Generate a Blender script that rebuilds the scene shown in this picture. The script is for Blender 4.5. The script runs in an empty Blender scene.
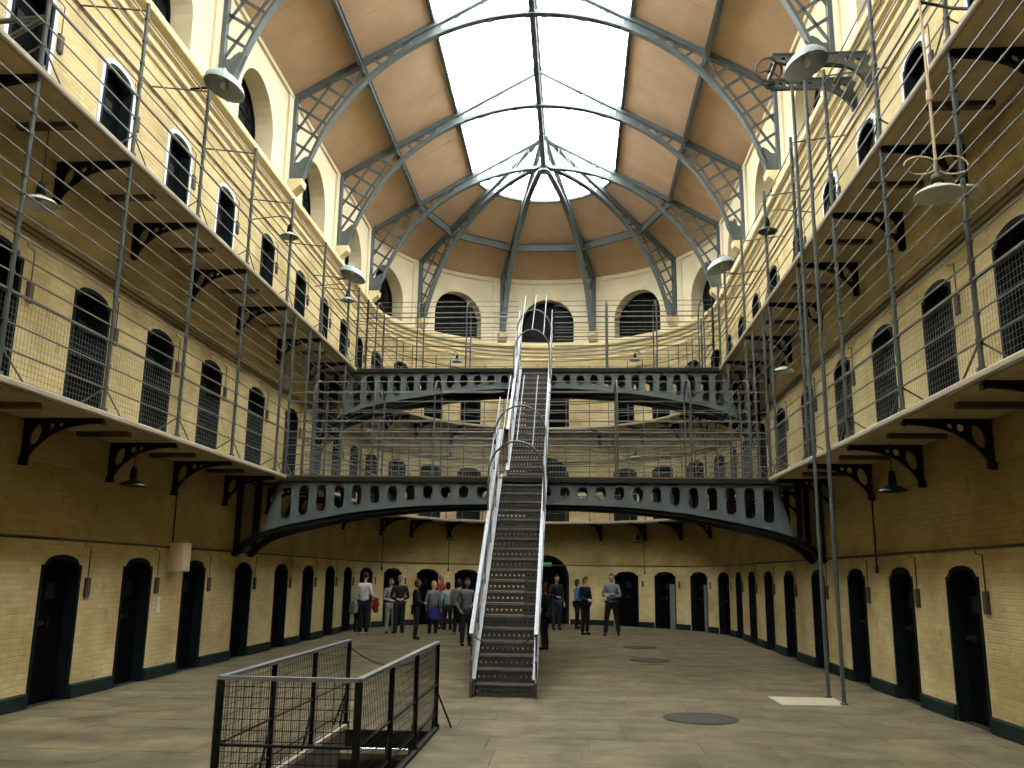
import bpy, bmesh, math, random
from math import sin, cos, pi, sqrt, radians, degrees, atan2, hypot
from mathutils import Vector, Matrix
from mathutils.geometry import tessellate_polygon

random.seed(7)
SC = bpy.context.scene
COL = SC.collection

# ------------------------------------------------------------------ camera
CX, YAW, PIT, ROL, FPX, CAMH = 0.9751, -0.0715, 0.2136, 0.0135, 882.94, 1.65
_F = Vector((sin(YAW) * cos(PIT), cos(YAW) * cos(PIT), sin(PIT)))
_R = Vector((cos(YAW), -sin(YAW), 0))
_U = _R.cross(_F)
_R2 = _R * cos(ROL) + _U * sin(ROL)
_U2 = -_R * sin(ROL) + _U * cos(ROL)
camd = bpy.data.cameras.new('camera')
camd.sensor_width = 36
camd.lens = FPX / 1024 * 36
camd.clip_start = 0.05
cam = bpy.data.objects.new('camera', camd)
COL.objects.link(cam)
cam.matrix_world = Matrix(((_R2.x, _U2.x, -_F.x, CX), (_R2.y, _U2.y, -_F.y, 0),
                           (_R2.z, _U2.z, -_F.z, CAMH), (0, 0, 0, 1)))
SC.camera = cam

# ------------------------------------------------------------------ sky and exposure
SKY = 24.5
EXPOSURE = 0.0
w = bpy.data.worlds.new('overcast_sky')
SC.world = w
w.use_nodes = True
bg = w.node_tree.nodes['Background']
bg.inputs[0].default_value = (1.0, 0.985, 0.945, 1)
bg.inputs[1].default_value = SKY
SC.view_settings.view_transform = 'Standard'
SC.view_settings.look = 'None'
SC.view_settings.gamma = 1
SC.view_settings.use_curve_mapping = False
SC.view_settings.exposure = EXPOSURE
SC.cycles.use_denoising = True
SC.cycles.max_bounces = 8
SC.cycles.diffuse_bounces = 2
SC.cycles.transparent_max_bounces = 12
SC.cycles.caustics_reflective = False
SC.cycles.caustics_refractive = False

# ------------------------------------------------------------------ measures of the hall
W = 5.64          # half width of the hall, radius of the rounded end
WG = 4.64         # inner edge of the galleries
OG = W - WG
Z1, Z2 = 3.515, 6.852
ZCOR = 10.12      # top of cornice
ZW = 12.65        # top of wall
ZR = 15.87        # ridge
SL = (ZR - ZW) / W
YA = 26.6         # centre of the rounded end
YB = -4.0         # back of the hall
YR = 26.75
ARC = pi * W
ST = 2 * YA + ARC
DOORY = [7.15, 9.2, 11.25, 13.3, 15.35, 17.7, 20.05, 22.12, 24.16, 26.08]
DOORA = [77.5, 61.6, 45.4, 29.6]
POSTY = [6.1, 8.1, 10.1, 12.12, 14.18, 16.35, 18.75, 21.0, 23.05, 25.1]
RIBY = [-2.4, 1.8, 6.0, 10.2, 14.4, 18.6, 22.8, 26.75]


def P(s, off, z):
    if s <= YA:
        return Vector((-(W - off), s, z))
    if s <= YA + ARC:
        t = (s - YA) / W
        return Vector((-(W - off) * cos(t), YA + (W - off) * sin(t), z))
    return Vector((W - off, YA - (s - YA - ARC), z))


def TN(s):
    if s <= YA:
        return Vector((0, 1, 0)), Vector((1, 0, 0))
    if s <= YA + ARC:
        t = (s - YA) / W
        return Vector((sin(t), cos(t), 0)), Vector((cos(t), -sin(t), 0))
    return Vector((0, -1, 0)), Vector((-1, 0, 0))


def frame(s, off, z):
    """matrix with local y = into the hall, local x = against s, z up"""
    T, N = TN(s)
    p = P(s, off, z)
    X = -T
    return Matrix(((X.x, N.x, 0, p.x), (X.y, N.y, 0, p.y), (0, 0, 1, p.z), (0, 0, 0, 1)))


def sa(deg):
    """path coordinate of an angle in the rounded end, 0 = middle, minus = left"""
    return YA + W * radians(90 + deg)


# ------------------------------------------------------------------ materials
def mk(name):
    m = bpy.data.materials.new(name)
    m.use_nodes = True
    nt = m.node_tree
    return m, nt, nt.nodes['Principled BSDF']


def mat(name, c, rough=0.6, metal=0.0, var=0.18, scale=3.0, bump=0.1, bscale=40.0, spec=0.3):
    m, nt, b = mk(name)
    b.inputs['Roughness'].default_value = rough
    b.inputs['Metallic'].default_value = metal
    b.inputs['Specular IOR Level'].default_value = spec
    tc = nt.nodes.new('ShaderNodeTexCoord')
    n = nt.nodes.new('ShaderNodeTexNoise')
    n.inputs['Scale'].default_value = scale
    n.inputs['Detail'].default_value = 5
    nt.links.new(tc.outputs['Object'], n.inputs['Vector'])
    r = nt.nodes.new('ShaderNodeValToRGB')
    lo = [max(0, x * (1 - var)) for x in c]
    hi = [min(1, x * (1 + var)) for x in c]
    r.color_ramp.elements[0].color = (*lo, 1)
    r.color_ramp.elements[1].color = (*hi, 1)
    r.color_ramp.elements[0].position = 0.3
    r.color_ramp.elements[1].position = 0.7
    nt.links.new(n.outputs['Fac'], r.inputs['Fac'])
    nt.links.new(r.outputs['Color'], b.inputs['Base Color'])
    if bump > 0:
        n2 = nt.nodes.new('ShaderNodeTexNoise')
        n2.inputs['Scale'].default_value = bscale
        nt.links.new(tc.outputs['Object'], n2.inputs['Vector'])
        bp = nt.nodes.new('ShaderNodeBump')
        bp.inputs['Strength'].default_value = bump
        bp.inputs['Distance'].default_value = 0.02
        nt.links.new(n2.outputs['Fac'], bp.inputs['Height'])
        nt.links.new(bp.outputs['Normal'], b.inputs['Normal'])
    return m


def wall_material(name, c, brick=True, band=False, stain=0.8):
    m, nt, b = mk(name)
    b.inputs['Roughness'].default_value = 0.85
    b.inputs['Specular IOR Level'].default_value = 0.15
    uv = nt.nodes.new('ShaderNodeUVMap')
    br = nt.nodes.new('ShaderNodeTexBrick')
    br.inputs['Scale'].default_value = 1.0
    br.inputs['Brick Width'].default_value = 0.22
    br.inputs['Row Height'].default_value = 0.07
    br.inputs['Mortar Size'].default_value = 0.007
    br.inputs['Mortar Smooth'].default_value = 0.4
    br.inputs['Color1'].default_value = (c[0], c[1], c[2], 1)
    br.inputs['Color2'].default_value = (c[0] * 0.86, c[1] * 0.84, c[2] * 0.78, 1)
    br.inputs['Mortar'].default_value = (c[0] * 0.84, c[1] * 0.81, c[2] * 0.75, 1)
    nt.links.new(uv.outputs[0], br.inputs['Vector'])
    n = nt.nodes.new('ShaderNodeTexNoise')
    n.inputs['Scale'].default_value = 0.9
    n.inputs['Detail'].default_value = 8
    nt.links.new(uv.outputs[0], n.inputs['Vector'])
    r = nt.nodes.new('ShaderNodeValToRGB')
    r.color_ramp.elements[0].position = 0.35
    r.color_ramp.elements[0].color = (0.62, 0.58, 0.48, 1)
    r.color_ramp.elements[1].position = 0.6
    r.color_ramp.elements[1].color = (1, 1, 1, 1)
    nt.links.new(n.outputs['Fac'], r.inputs['Fac'])
    # small dark stains
    mp = nt.nodes.new('ShaderNodeMapping')
    mp.inputs['Scale'].default_value = (3.0, 1.2, 1)
    nt.links.new(uv.outputs[0], mp.inputs['Vector'])
    n3 = nt.nodes.new('ShaderNodeTexNoise')
    n3.inputs['Scale'].default_value = 2.2
    n3.inputs['Detail'].default_value = 9
    nt.links.new(mp.outputs[0], n3.inputs['Vector'])
    r3 = nt.nodes.new('ShaderNodeValToRGB')
    r3.color_ramp.elements[0].position = 0.24
    r3.color_ramp.elements[0].color = (0.45, 0.40, 0.32, 1)
    r3.color_ramp.elements[1].position = 0.38
    r3.color_ramp.elements[1].color = (1, 1, 1, 1)
    nt.links.new(n3.outputs['Fac'], r3.inputs['Fac'])
    m1 = nt.nodes.new('ShaderNodeMixRGB'); m1.blend_type = 'MULTIPLY'; m1.inputs[0].default_value = stain
    m2 = nt.nodes.new('ShaderNodeMixRGB'); m2.blend_type = 'MULTIPLY'; m2.inputs[0].default_value = stain * 0.87
    if brick:
        nt.links.new(br.outputs['Color'], m1.inputs[1])
    else:
        m1.inputs[1].default_value = (*c, 1)
    nt.links.new(r.outputs['Color'], m1.inputs[2])
    nt.links.new(m1.outputs[0], m2.inputs[1])
    nt.links.new(r3.outputs['Color'], m2.inputs[2])
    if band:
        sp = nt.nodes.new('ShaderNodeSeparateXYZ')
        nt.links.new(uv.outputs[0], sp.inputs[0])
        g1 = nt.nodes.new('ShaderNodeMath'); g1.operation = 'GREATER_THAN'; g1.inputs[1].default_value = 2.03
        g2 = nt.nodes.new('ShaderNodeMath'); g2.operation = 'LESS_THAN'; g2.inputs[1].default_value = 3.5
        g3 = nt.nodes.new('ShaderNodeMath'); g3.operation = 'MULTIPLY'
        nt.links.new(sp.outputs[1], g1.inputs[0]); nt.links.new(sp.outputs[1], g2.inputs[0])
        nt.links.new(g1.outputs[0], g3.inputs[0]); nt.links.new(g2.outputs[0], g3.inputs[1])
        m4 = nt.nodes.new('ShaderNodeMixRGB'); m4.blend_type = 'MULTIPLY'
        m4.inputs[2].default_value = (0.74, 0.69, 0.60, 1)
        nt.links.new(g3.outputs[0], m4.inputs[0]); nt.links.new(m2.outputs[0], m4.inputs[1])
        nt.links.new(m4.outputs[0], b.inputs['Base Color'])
    else:
        nt.links.new(m2.outputs[0], b.inputs['Base Color'])
    if brick:
        bp = nt.nodes.new('ShaderNodeBump')
        bp.inputs['Strength'].default_value = 0.55
        bp.inputs['Distance'].default_value = 0.012
        bp.invert = True
        nz = nt.nodes.new('ShaderNodeTexNoise'); nz.inputs['Scale'].default_value = 18; nz.inputs['Detail'].default_value = 5
        nt.links.new(uv.outputs[0], nz.inputs['Vector'])
        ad = nt.nodes.new('ShaderNodeMath'); ad.operation = 'ADD'
        nt.links.new(br.outputs['Fac'], ad.inputs[0]); nt.links.new(nz.outputs['Fac'], ad.inputs[1])
        nt.links.new(ad.outputs[0], bp.inputs['Height'])
        nt.links.new(bp.outputs['Normal'], b.inputs['Normal'])
    return m


CREAM = (0.52, 0.43, 0.225)
M = {}
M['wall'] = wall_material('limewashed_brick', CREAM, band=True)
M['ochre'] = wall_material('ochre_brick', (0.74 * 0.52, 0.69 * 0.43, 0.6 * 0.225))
M['plaster'] = wall_material('cream_plaster', (0.70, 0.615, 0.42), brick=False, stain=0.35)
M['trim'] = mat('cream_trim', (0.60, 0.505, 0.29), 0.8, var=0.1)
M['deck'] = mat('cream_stone_slab', (0.40, 0.32, 0.18), 0.8, var=0.15)
M['steel'] = mat('grey_blue_paint', (0.050, 0.058, 0.053), 0.5, var=0.15, spec=0.3)
M['girder'] = mat('blue_grey_girder_paint', (0.070, 0.088, 0.088), 0.5, var=0.12, spec=0.3)
M['truss'] = mat('grey_truss_paint', (0.094, 0.116, 0.116), 0.55, var=0.12, spec=0.3)
M['rod'] = mat('grey_iron_rod', (0.088, 0.088, 0.074), 0.5, var=0.2, spec=0.3)
M['iron'] = mat('black_iron', (0.008, 0.008, 0.007), 0.7, var=0.3, spec=0.1)
M['soffit'] = mat('dark_grey_paint_and_shade', (0.012, 0.014, 0.013), 0.7, spec=0.1)  # dark paint; on the bridge flanges this tone stands in for shade
M['galv'] = mat('galvanised_steel', (0.135, 0.145, 0.15), 0.45, metal=0.3, var=0.15, scale=12)
M['galvdull'] = mat('dull_steel', (0.032, 0.031, 0.028), 0.5, metal=0.2, var=0.3, scale=8)
M['tread'] = mat('worn_steel_edge', (0.11, 0.10, 0.088), 0.45, metal=0.3, var=0.3, scale=10)
M['door'] = mat('black_door_paint', (0.002, 0.0022, 0.0024), 0.8, var=0.4, bump=0, spec=0.02)
M['doorframe'] = mat('dark_green_paint', (0.004, 0.008, 0.009), 0.7, var=0.3, bump=0, spec=0.08)
M['void'] = mat('dark_cell', (0.004, 0.004, 0.004), 0.9, bump=0)
M['white'] = mat('whitewash', (0.50, 0.54, 0.56), 0.8, var=0.12, scale=9)
M['base'] = mat('dark_green_skirting', (0.007, 0.016, 0.014), 0.7, var=0.35, spec=0.1)
M['greydoor'] = mat('grey_door_leaf', (0.11, 0.12, 0.115), 0.6)
M['box'] = mat('dark_recess_box', (0.05, 0.042, 0.028), 0.7)
M['pipe'] = mat('brown_painted_pipe', (0.05, 0.04, 0.022), 0.55)
M['shade'] = mat('white_enamel', (0.36, 0.37, 0.33), 0.35, var=0.08, spec=0.5)
M['bluegrey'] = mat('pale_blue_grey_enamel', (0.24, 0.285, 0.30), 0.4, var=0.08, spec=0.5)
M['green'] = mat('green_enamel', (0.008, 0.04, 0.026), 0.3, spec=0.5)
M['mesh'] = mat('wire_mesh_steel', (0.09, 0.10, 0.09), 0.5, bump=0)
M['beige'] = mat('beige_box', (0.42, 0.335, 0.22), 0.6, var=0.05)
M['ceil'] = mat('tan_boarding', (0.50, 0.35, 0.225), 0.75, var=0.10, scale=1.2, bump=0.05)
M['wood'] = mat('brown_joist', (0.09, 0.06, 0.03), 0.8)
M['cover'] = mat('cast_iron_cover', (0.034, 0.032, 0.027), 0.7, spec=0.08)
M['slab'] = mat('pale_stone', (0.25, 0.215, 0.15), 0.7, var=0.08)
M['rope'] = mat('dark_rope', (0.02, 0.02, 0.018), 0.8)


def floor_material():
    m, nt, b = mk('worn_flagstone')
    b.inputs['Roughness'].default_value = 0.62
    b.inputs['Specular IOR Level'].default_value = 0.09
    tc = nt.nodes.new('ShaderNodeTexCoord')
    geo = nt.nodes.new('ShaderNodeNewGeometry')
    oi = nt.nodes.new('ShaderNodeObjectInfo')
    n = nt.nodes.new('ShaderNodeTexNoise'); n.inputs['Scale'].default_value = 1.7; n.inputs['Detail'].default_value = 10; n.inputs['Roughness'].default_value = 0.65
    nt.links.new(geo.outputs['Position'], n.inputs['Vector'])
    mp = nt.nodes.new('ShaderNodeMapping'); mp.inputs['Scale'].default_value = (0.55, 1.0, 1)
    nt.links.new(geo.outputs['Position'], mp.inputs['Vector'])
    n2 = nt.nodes.new('ShaderNodeTexNoise'); n2.inputs['Scale'].default_value = 0.9; n2.inputs['Detail'].default_value = 10; n2.inputs['Roughness'].default_value = 0.62
    nt.links.new(mp.outputs[0], n2.inputs['Vector'])
    r = nt.nodes.new('ShaderNodeValToRGB')
    r.color_ramp.elements[0].position = 0.3; r.color_ramp.elements[0].color = (0.050, 0.041, 0.024, 1)
    r.color_ramp.elements[1].position = 0.68; r.color_ramp.elements[1].color = (0.145, 0.119, 0.069, 1)
    nt.links.new(n.outputs['Fac'], r.inputs['Fac'])
    r2 = nt.nodes.new('ShaderNodeValToRGB')
    r2.color_ramp.elements[0].position = 0.32; r2.color_ramp.elements[0].color = (0.62, 0.64, 0.62, 1)
    r2.color_ramp.elements[1].position = 0.6; r2.color_ramp.elements[1].color = (1, 1, 1, 1)
    nt.links.new(n2.outputs['Fac'], r2.inputs['Fac'])
    mx = nt.nodes.new('ShaderNodeMixRGB'); mx.blend_type = 'MULTIPLY'; mx.inputs[0].default_value = 1
    nt.links.new(r.outputs[0], mx.inputs[1]); nt.links.new(r2.outputs[0], mx.inputs[2])
    rr = nt.nodes.new('ShaderNodeMapRange')
    rr.inputs[3].default_value = 0.93; rr.inputs[4].default_value = 1.06
    nt.links.new(oi.outputs['Random'], rr.inputs[0])
    mx2 = nt.nodes.new('ShaderNodeMixRGB'); mx2.blend_type = 'MULTIPLY'; mx2.inputs[0].default_value = 1
    nt.links.new(mx.outputs[0], mx2.inputs[1]); nt.links.new(rr.outputs[0], mx2.inputs[2])
    nt.links.new(mx2.outputs[0], b.inputs['Base Color'])
    n3 = nt.nodes.new('ShaderNodeTexNoise'); n3.inputs['Scale'].default_value = 25; n3.inputs['Detail'].default_value = 4
    nt.links.new(geo.outputs['Position'], n3.inputs['Vector'])
    bp = nt.nodes.new('ShaderNodeBump'); bp.inputs['Strength'].default_value = 0.2; bp.inputs['Distance'].default_value = 0.01
    nt.links.new(n3.outputs['Fac'], bp.inputs['Height'])
    nt.links.new(bp.outputs[0], b.inputs['Normal'])
    return m


M['floor'] = floor_material()
M['joint'] = mat('dark_joint', (0.065, 0.054, 0.034), 0.9)


def glass_material():
    m = bpy.data.materials.new('skylight_glass')
    m.use_nodes = True
    nt = m.node_tree
    nt.nodes.remove(nt.nodes['Principled BSDF'])
    out = nt.nodes['Material Output']
    t = nt.nodes.new('ShaderNodeBsdfTransparent'); t.inputs[0].default_value = (0.96, 0.98, 1, 1)
    g = nt.nodes.new('ShaderNodeBsdfGlossy'); g.inputs['Roughness'].default_value = 0.1
    mx = nt.nodes.new('ShaderNodeMixShader'); mx.inputs[0].default_value = 0.04
    nt.links.new(t.outputs[0], mx.inputs[1]); nt.links.new(g.outputs[0], mx.inputs[2])
    nt.links.new(mx.outputs[0], out.inputs[0])
    return m


M['glass'] = glass_material()


def emit_material(name, c, s):
    m, nt, b = mk(name)
    b.inputs['Base Color'].default_value = (*c, 1)
    b.inputs['Emission Color'].default_value = (*c, 1)
    b.inputs['Emission Strength'].default_value = s
    return m


# ------------------------------------------------------------------ mesh helpers
class MB:
    def __init__(self):
        self.v, self.f, self.uv = [], [], {}

    def vert(self, p):
        self.v.append(tuple(p)); return len(self.v) - 1

    def face(self, pts, uv=None):
        i = len(self.v)
        self.v += [tuple(p) for p in pts]
        self.f.append(tuple(range(i, i + len(pts))))
        if uv:
            self.uv[len(self.f) - 1] = uv

    def box(self, c, s, m=None):
        x, y, z = s[0] / 2, s[1] / 2, s[2] / 2
        c = Vector(c)
        q = [Vector((a * x, b * y, d * z)) for a, b, d in
             ((-1, -1, -1), (1, -1, -1), (1, 1, -1), (-1, 1, -1), (-1, -1, 1), (1, -1, 1), (1, 1, 1), (-1, 1, 1))]
        if m is not None:
            q = [m @ p for p in q]
        i = len(self.v)
        self.v += [tuple(c + p) for p in q]
        for f in ((0, 3, 2, 1), (4, 5, 6, 7), (0, 1, 5, 4), (1, 2, 6, 5), (2, 3, 7, 6), (3, 0, 4, 7)):
            self.f.append(tuple(i + k for k in f))
        return self

    def bar(self, a, b, wd, ht, side=None):
        """box beam from a to b; wd along side, ht along the other normal"""
        a, b = Vector(a), Vector(b)
        d = b - a
        L = d.length
        if L < 1e-6:
            return self
        d.normalize()
        if side is None:
            side = Vector((0, 0, 1)).cross(d)
            if side.length < 1e-4:
                side = Vector((1, 0, 0))
        side = Vector(side)
        side = (side - d * side.dot(d)).normalized()
        up = d.cross(side)
        mm = Matrix((side, d, up)).transposed()
        return self.box((a + b) / 2, (wd, L, ht), mm)

    def tube(self, pts, r, n=6, caps=True, closed=False):
        pts = [Vector(p) for p in pts]
        k = len(pts)
        rs = r if isinstance(r, (list, tuple)) else [r] * k
        i0 = len(self.v)
        up = None
        for i, p in enumerate(pts):
            if closed:
                d = (pts[(i + 1) % k] - pts[i - 1])
            else:
                d = (pts[min(i + 1, k - 1)] - pts[max(i - 1, 0)])
            d.normalize()
            if up is None:
                up = Vector((0, 0, 1)) if abs(d.z) < 0.9 else Vector((1, 0, 0))
            s = d.cross(up)
            if s.length < 1e-4:
                up = Vector((1, 0, 0)); s = d.cross(up)
            s.normalize()
            up = s.cross(d).normalized()
            for j in range(n):
                a = 2 * pi * (j + 0.5) / n
                self.v.append(tuple(p + (s * cos(a) + up * sin(a)) * rs[i]))
        m = k if closed else k - 1
        for i in range(m):
            for j in range(n):
                a = i0 + i * n + j
                b = i0 + i * n + (j + 1) % n
                c = i0 + ((i + 1) % k) * n + (j + 1) % n
                d = i0 + ((i + 1) % k) * n + j
                self.f.append((a, b, c, d))
        if caps and not closed:
            self.f.append(tuple(i0 + j for j in reversed(range(n))))
            self.f.append(tuple(i0 + (k - 1) * n + j for j in range(n)))
        return self

    def plate(self, outer, holes, fn, t0, t1, rim=True):
        """flat plate from a 2-D outline with holes; fn(u, v, t) -> 3-D"""
        loops = [[Vector((a, b, 0)) for a, b in l] for l in [outer] + holes]
        flat = [p for l in loops for p in l]
        tris = tessellate_polygon(loops)
        i0 = len(self.v)
        n = len(flat)
        self.v += [tuple(fn(p.x, p.y, t0)) for p in flat]
        self.v += [tuple(fn(p.x, p.y, t1)) for p in flat]
        for a, b, c in tris:
            self.f.append((i0 + a, i0 + b, i0 + c))
            self.f.append((i0 + n + c, i0 + n + b, i0 + n + a))
        if rim:
            o = 0
            for l in loops:
                k = len(l)
                for j in range(k):
                    a, b = o + j, o + (j + 1) % k
                    self.f.append((i0 + a, i0 + b, i0 + n + b, i0 + n + a))
                o += k
        return self

    def lathe(self, prof, c=(0, 0, 0), n=16, m=None, a0=0, a1=2 * pi):
        c = Vector(c)
        i0 = len(self.v)
        full = abs(a1 - a0 - 2 * pi) < 1e-6
        k = n if full else n + 1
        for r, z in prof:
            for j in range(k):
                a = a0 + (a1 - a0) * j / n
                p = Vector((r * cos(a), r * sin(a), z))
                if m is not None:
                    p = m @ p
                self.v.append(tuple(c + p))
        for i in range(len(prof) - 1):
            for j in range(n):
                a = i0 + i * k + j
                b = i0 + i * k + (j + 1) % k
                self.f.append((a, b, b + k, a + k))
        return self

    def sweep(self, prof, ss, closed=True, caps=True):
        """sweep (off, z) profile along the horseshoe path"""
        n = len(prof)
        i0 = len(self.v)
        acc = [0]
        for a in range(1, n + 1):
            p, q = prof[a - 1], prof[a % n]
            acc.append(acc[-1] + hypot(p[0] - q[0], p[1] - q[1]))
        for s in ss:
            for o, z in prof:
                self.v.append(tuple(P(s, o, z)))
        for i in range(len(ss) - 1):
            for j in range(n if closed else n - 1):
                a, b = i0 + i * n + j, i0 + i * n + (j + 1) % n
                self.uv[len(self.f)] = [(ss[i], acc[j]), (ss[i], acc[j + 1]), (ss[i + 1], acc[j + 1]), (ss[i + 1], acc[j])]
                self.f.append((a, b, b + n, a + n))
        if caps and closed:
            self.f.append(tuple(i0 + j for j in range(n)))
            self.f.append(tuple(i0 + (len(ss) - 1) * n + j for j in reversed(range(n))))
        return self

    def mesh(self, name, smooth=False):
        me = bpy.data.meshes.new(name)
        me.from_pydata(self.v, [], self.f)
        if self.uv:
            ul = me.uv_layers.new(name='UVMap')
            for fi, poly in enumerate(me.polygons):
                u = self.uv.get(fi)
                if u:
                    for k, li in enumerate(poly.loop_indices):
                        ul.data[li].uv = u[k]
        if smooth:
            me.polygons.foreach_set('use_smooth', [True] * len(me.polygons))
        me.update()
        return me

    def build(self, name, m, parent=None, smooth=False, label=None):
        me = self.mesh(name, smooth)
        me.materials.append(m)
        return obj(name, me, parent, label)


def obj(name, me, parent=None, label=None, mw=None):
    o = bpy.data.objects.new(name, me)
    COL.objects.link(o)
    if parent is not None:
        o.parent = parent
        if parent.get('_base') is not None:
            o.matrix_parent_inverse = Matrix.Translation(-Vector(parent['_base']))
    if mw is not None:
        o.matrix_local = mw
    if label:
        o['label'] = label
    return o


def tag(o, label=None, cat=None, group=None, kind=None):
    if label: o['label'] = label
    if cat: o['category'] = cat
    if group: o['group'] = group
    if kind: o['kind'] = kind
    return o


def thing(name, label, cat, loc=(0, 0, 0), group=None, world=False, kind=None):
    """Empty at the thing's base; world=True: parts are given in world coordinates"""
    o = bpy.data.objects.new(name, None)
    o.empty_display_size = 0.1
    COL.objects.link(o)
    o.location = loc
    if world:
        o['_base'] = tuple(loc)
    return tag(o, label, cat, group, kind)


def finish():
    for o in bpy.data.objects:
        if '_base' in o:
            del o['_base']


def srange(a, b, step=0.3):
    """path samples between a and b: straight legs need only their ends"""
    out = [a]
    e0, e1 = YA, YA + ARC
    lo, hi = max(a, e0), min(b, e1)
    if hi > lo:
        n = max(1, int(math.ceil((hi - lo) / step)))
        for i in range(n + 1):
            x = lo + (hi - lo) * i / n
            if x > out[-1] + 1e-6:
                out.append(x)
    if b > out[-1] + 1e-6:
        out.append(b)
    return out


ORD = ['first', 'second', 'third', 'fourth', 'fifth', 'sixth', 'seventh', 'eighth', 'ninth', 'tenth', 'eleventh', 'twelfth']

# ================================================================== STRUCTURE
# ------------------------------------------------------------------ walls with arched openings
def door_arch(u, hw, zs, zt):
    k = abs(u) / (0.86 * hw)
    return zs if k >= 1 else zs + (zt - zs) * sqrt(max(0, 1 - k * k)) * 1.0


def win_arch(u, hw, zs, zt):
    return zs + (zt - zs) * sqrt(max(0, 1 - (u / hw) ** 2))


def wall_strip(mb, s0, s1, z0, z1, ops, dep, arch, nseg=12):
    """front of a wall from s0 to s1 with arched openings (centre, half width, bottom, spring, top)"""
    def q(sl, sr, zl0, zr0, zl1, zr1):
        mb.face([P(sl, 0, zl0), P(sr, 0, zr0), P(sr, 0, zr1), P(sl, 0, zl1)],
                [(sl, zl0), (sr, zr0), (sr, zr1), (sl, zl1)])
    cur = s0
    ops = sorted(o for o in ops if o[0] - o[1] > s0 and o[0] + o[1] < s1)
    for (c, hw, zb, zs, zt) in ops + [(s1, 0, 0, 0, 0)]:
        a = c - hw
        ss = srange(cur, a)
        for i in range(len(ss) - 1):
            q(ss[i], ss[i + 1], z0, z0, z1, z1)
        if hw == 0:
            break
        us = [-hw * cos(pi * i / nseg) for i in range(nseg + 1)]
        pts = [(c + u, arch(u, hw, zs, zt)) for u in us]
        for (sl, zl), (sr, zr) in zip(pts[:-1], pts[1:]):
            q(sl, sr, zl, zr, z1, z1)
            if zb > z0:
                q(sl, sr, z0, z0, zb, zb)
            mb.face([P(sl, 0, zl), P(sl, -dep, zl), P(sr, -dep, zr), P(sr, 0, zr)],
                    [(sl, zl), (sl, zl + dep), (sr, zr + dep), (sr, zr)])
            if zb > z0:
                mb.face([P(sl, 0, zb), P(sl, -dep, zb), P(sr, -dep, zb), P(sr, 0, zb)],
                        [(sl, zb), (sl, zb - dep), (sr, zb - dep), (sr, zb)])
        for e in (-1, 1):
            x = c + e * hw
            zz = arch(e * hw, hw, zs, zt)
            mb.face([P(x, 0, zb), P(x, -dep, zb), P(x, -dep, zz), P(x, 0, zz)],
                    [(x, zb), (x + dep, zb), (x + dep, zz), (x, zz)])
        cur = c + hw


LEVELS = [(0.0, Z1, 'ground floor'), (Z1, Z2, 'lower gallery'), (Z2, ZCOR, 'upper gallery')]
DH = [1.84, 1.91, 1.96]
HW = [0.46, 0.46, 0.40]
door_specs = []        # (level, s, side, ordinal)
for lv in range(3):
    for i, y in enumerate(DOORY):
        door_specs.append((lv, y, 'left', i))
        door_specs.append((lv, ST - y, 'right', i))
    for i, a in enumerate(sorted([-a for a in DOORA] + DOORA)):
        door_specs.append((lv, sa(a), 'end', i))
WINY = [3.9, 8.1, 12.3, 16.5, 20.7, 24.8]
WINA = [-72, -36, 0, 36, 72]


def build_wall(name, s0, s1, side, label):
    mb = MB()
    for lv, (z0, z1, _) in enumerate(LEVELS):
        ops = [(s, HW[lv], z0, z0 + DH[lv] - 0.13, z0 + DH[lv]) for (l, s, sd, i) in door_specs if l == lv and sd == side]
        if side == 'end':
            ops.append((sa(0), 0.80, z0, z0 + 1.58, z0 + 2.38))
        wall_strip(mb, s0, s1, z0, z1, ops, 0.22, lambda u, hw, zs, zt: (win_arch if hw > 0.7 else door_arch)(u, hw, zs, zt))
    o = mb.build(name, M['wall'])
    tag(o, label, 'wall', kind='structure')
    mb = MB()
    if side == 'end':
        wins = [sa(a) for a in WINA]
    else:
        wins = [y if side == 'left' else ST - y for y in WINY]
    wall_strip(mb, s0, s1, ZCOR - 0.02, ZW + 0.1, [(s, 0.98, 10.25, 10.97, 11.95) for s in wins], 0.48, win_arch, 18)
    mb.build('clerestory', M['plaster'], o)
    # shallow pilaster and corbel below every roof truss
    if side == 'end':
        ps = [sa(a) for a in (-54, -18, 18, 54)]
    else:
        ps = [(y if side == 'left' else ST - y) for y in RIBY if y > 5]
    for s in ps:
        mb = MB()
        mb.sweep([(-0.01, ZCOR), (0.05, ZCOR), (0.05, ZW - 0.02), (-0.01, ZW - 0.02)], [s - 0.34, s - 0.16, s, s + 0.16, s + 0.34][0:5])
        mb.build('pilaster', M['plaster'], o)
        mb = MB()
        mb.sweep([(0.04, 10.14), (0.20, 10.20), (0.38, 10.36), (0.40, 10.50), (0.04, 10.50)], [s - 0.17, s, s + 0.17])
        mb.build('corbel', M['trim'], o)
    return o


wall_left = build_wall('wall_left', YB, YA, 'left', 'long limewashed brick wall of cells on the left')
wall_right = build_wall('wall_right', YA + ARC, ST - YB, 'right', 'long limewashed brick wall of cells on the right')
wall_end = build_wall('wall_end', YA, YA + ARC, 'end', 'rounded limewashed end wall of cells')
mb = MB()
mb.face([(-W, YB, 0), (W, YB, 0), (W, YB, ZW), (0, YB, ZR), (-W, YB, ZW)], [(-W, 0), (W, 0), (W, ZW), (0, ZR), (-W, ZW)])
tag(mb.build('wall_back', M['wall']), 'limewashed brick wall behind the camera', 'wall', kind='structure')

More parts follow.
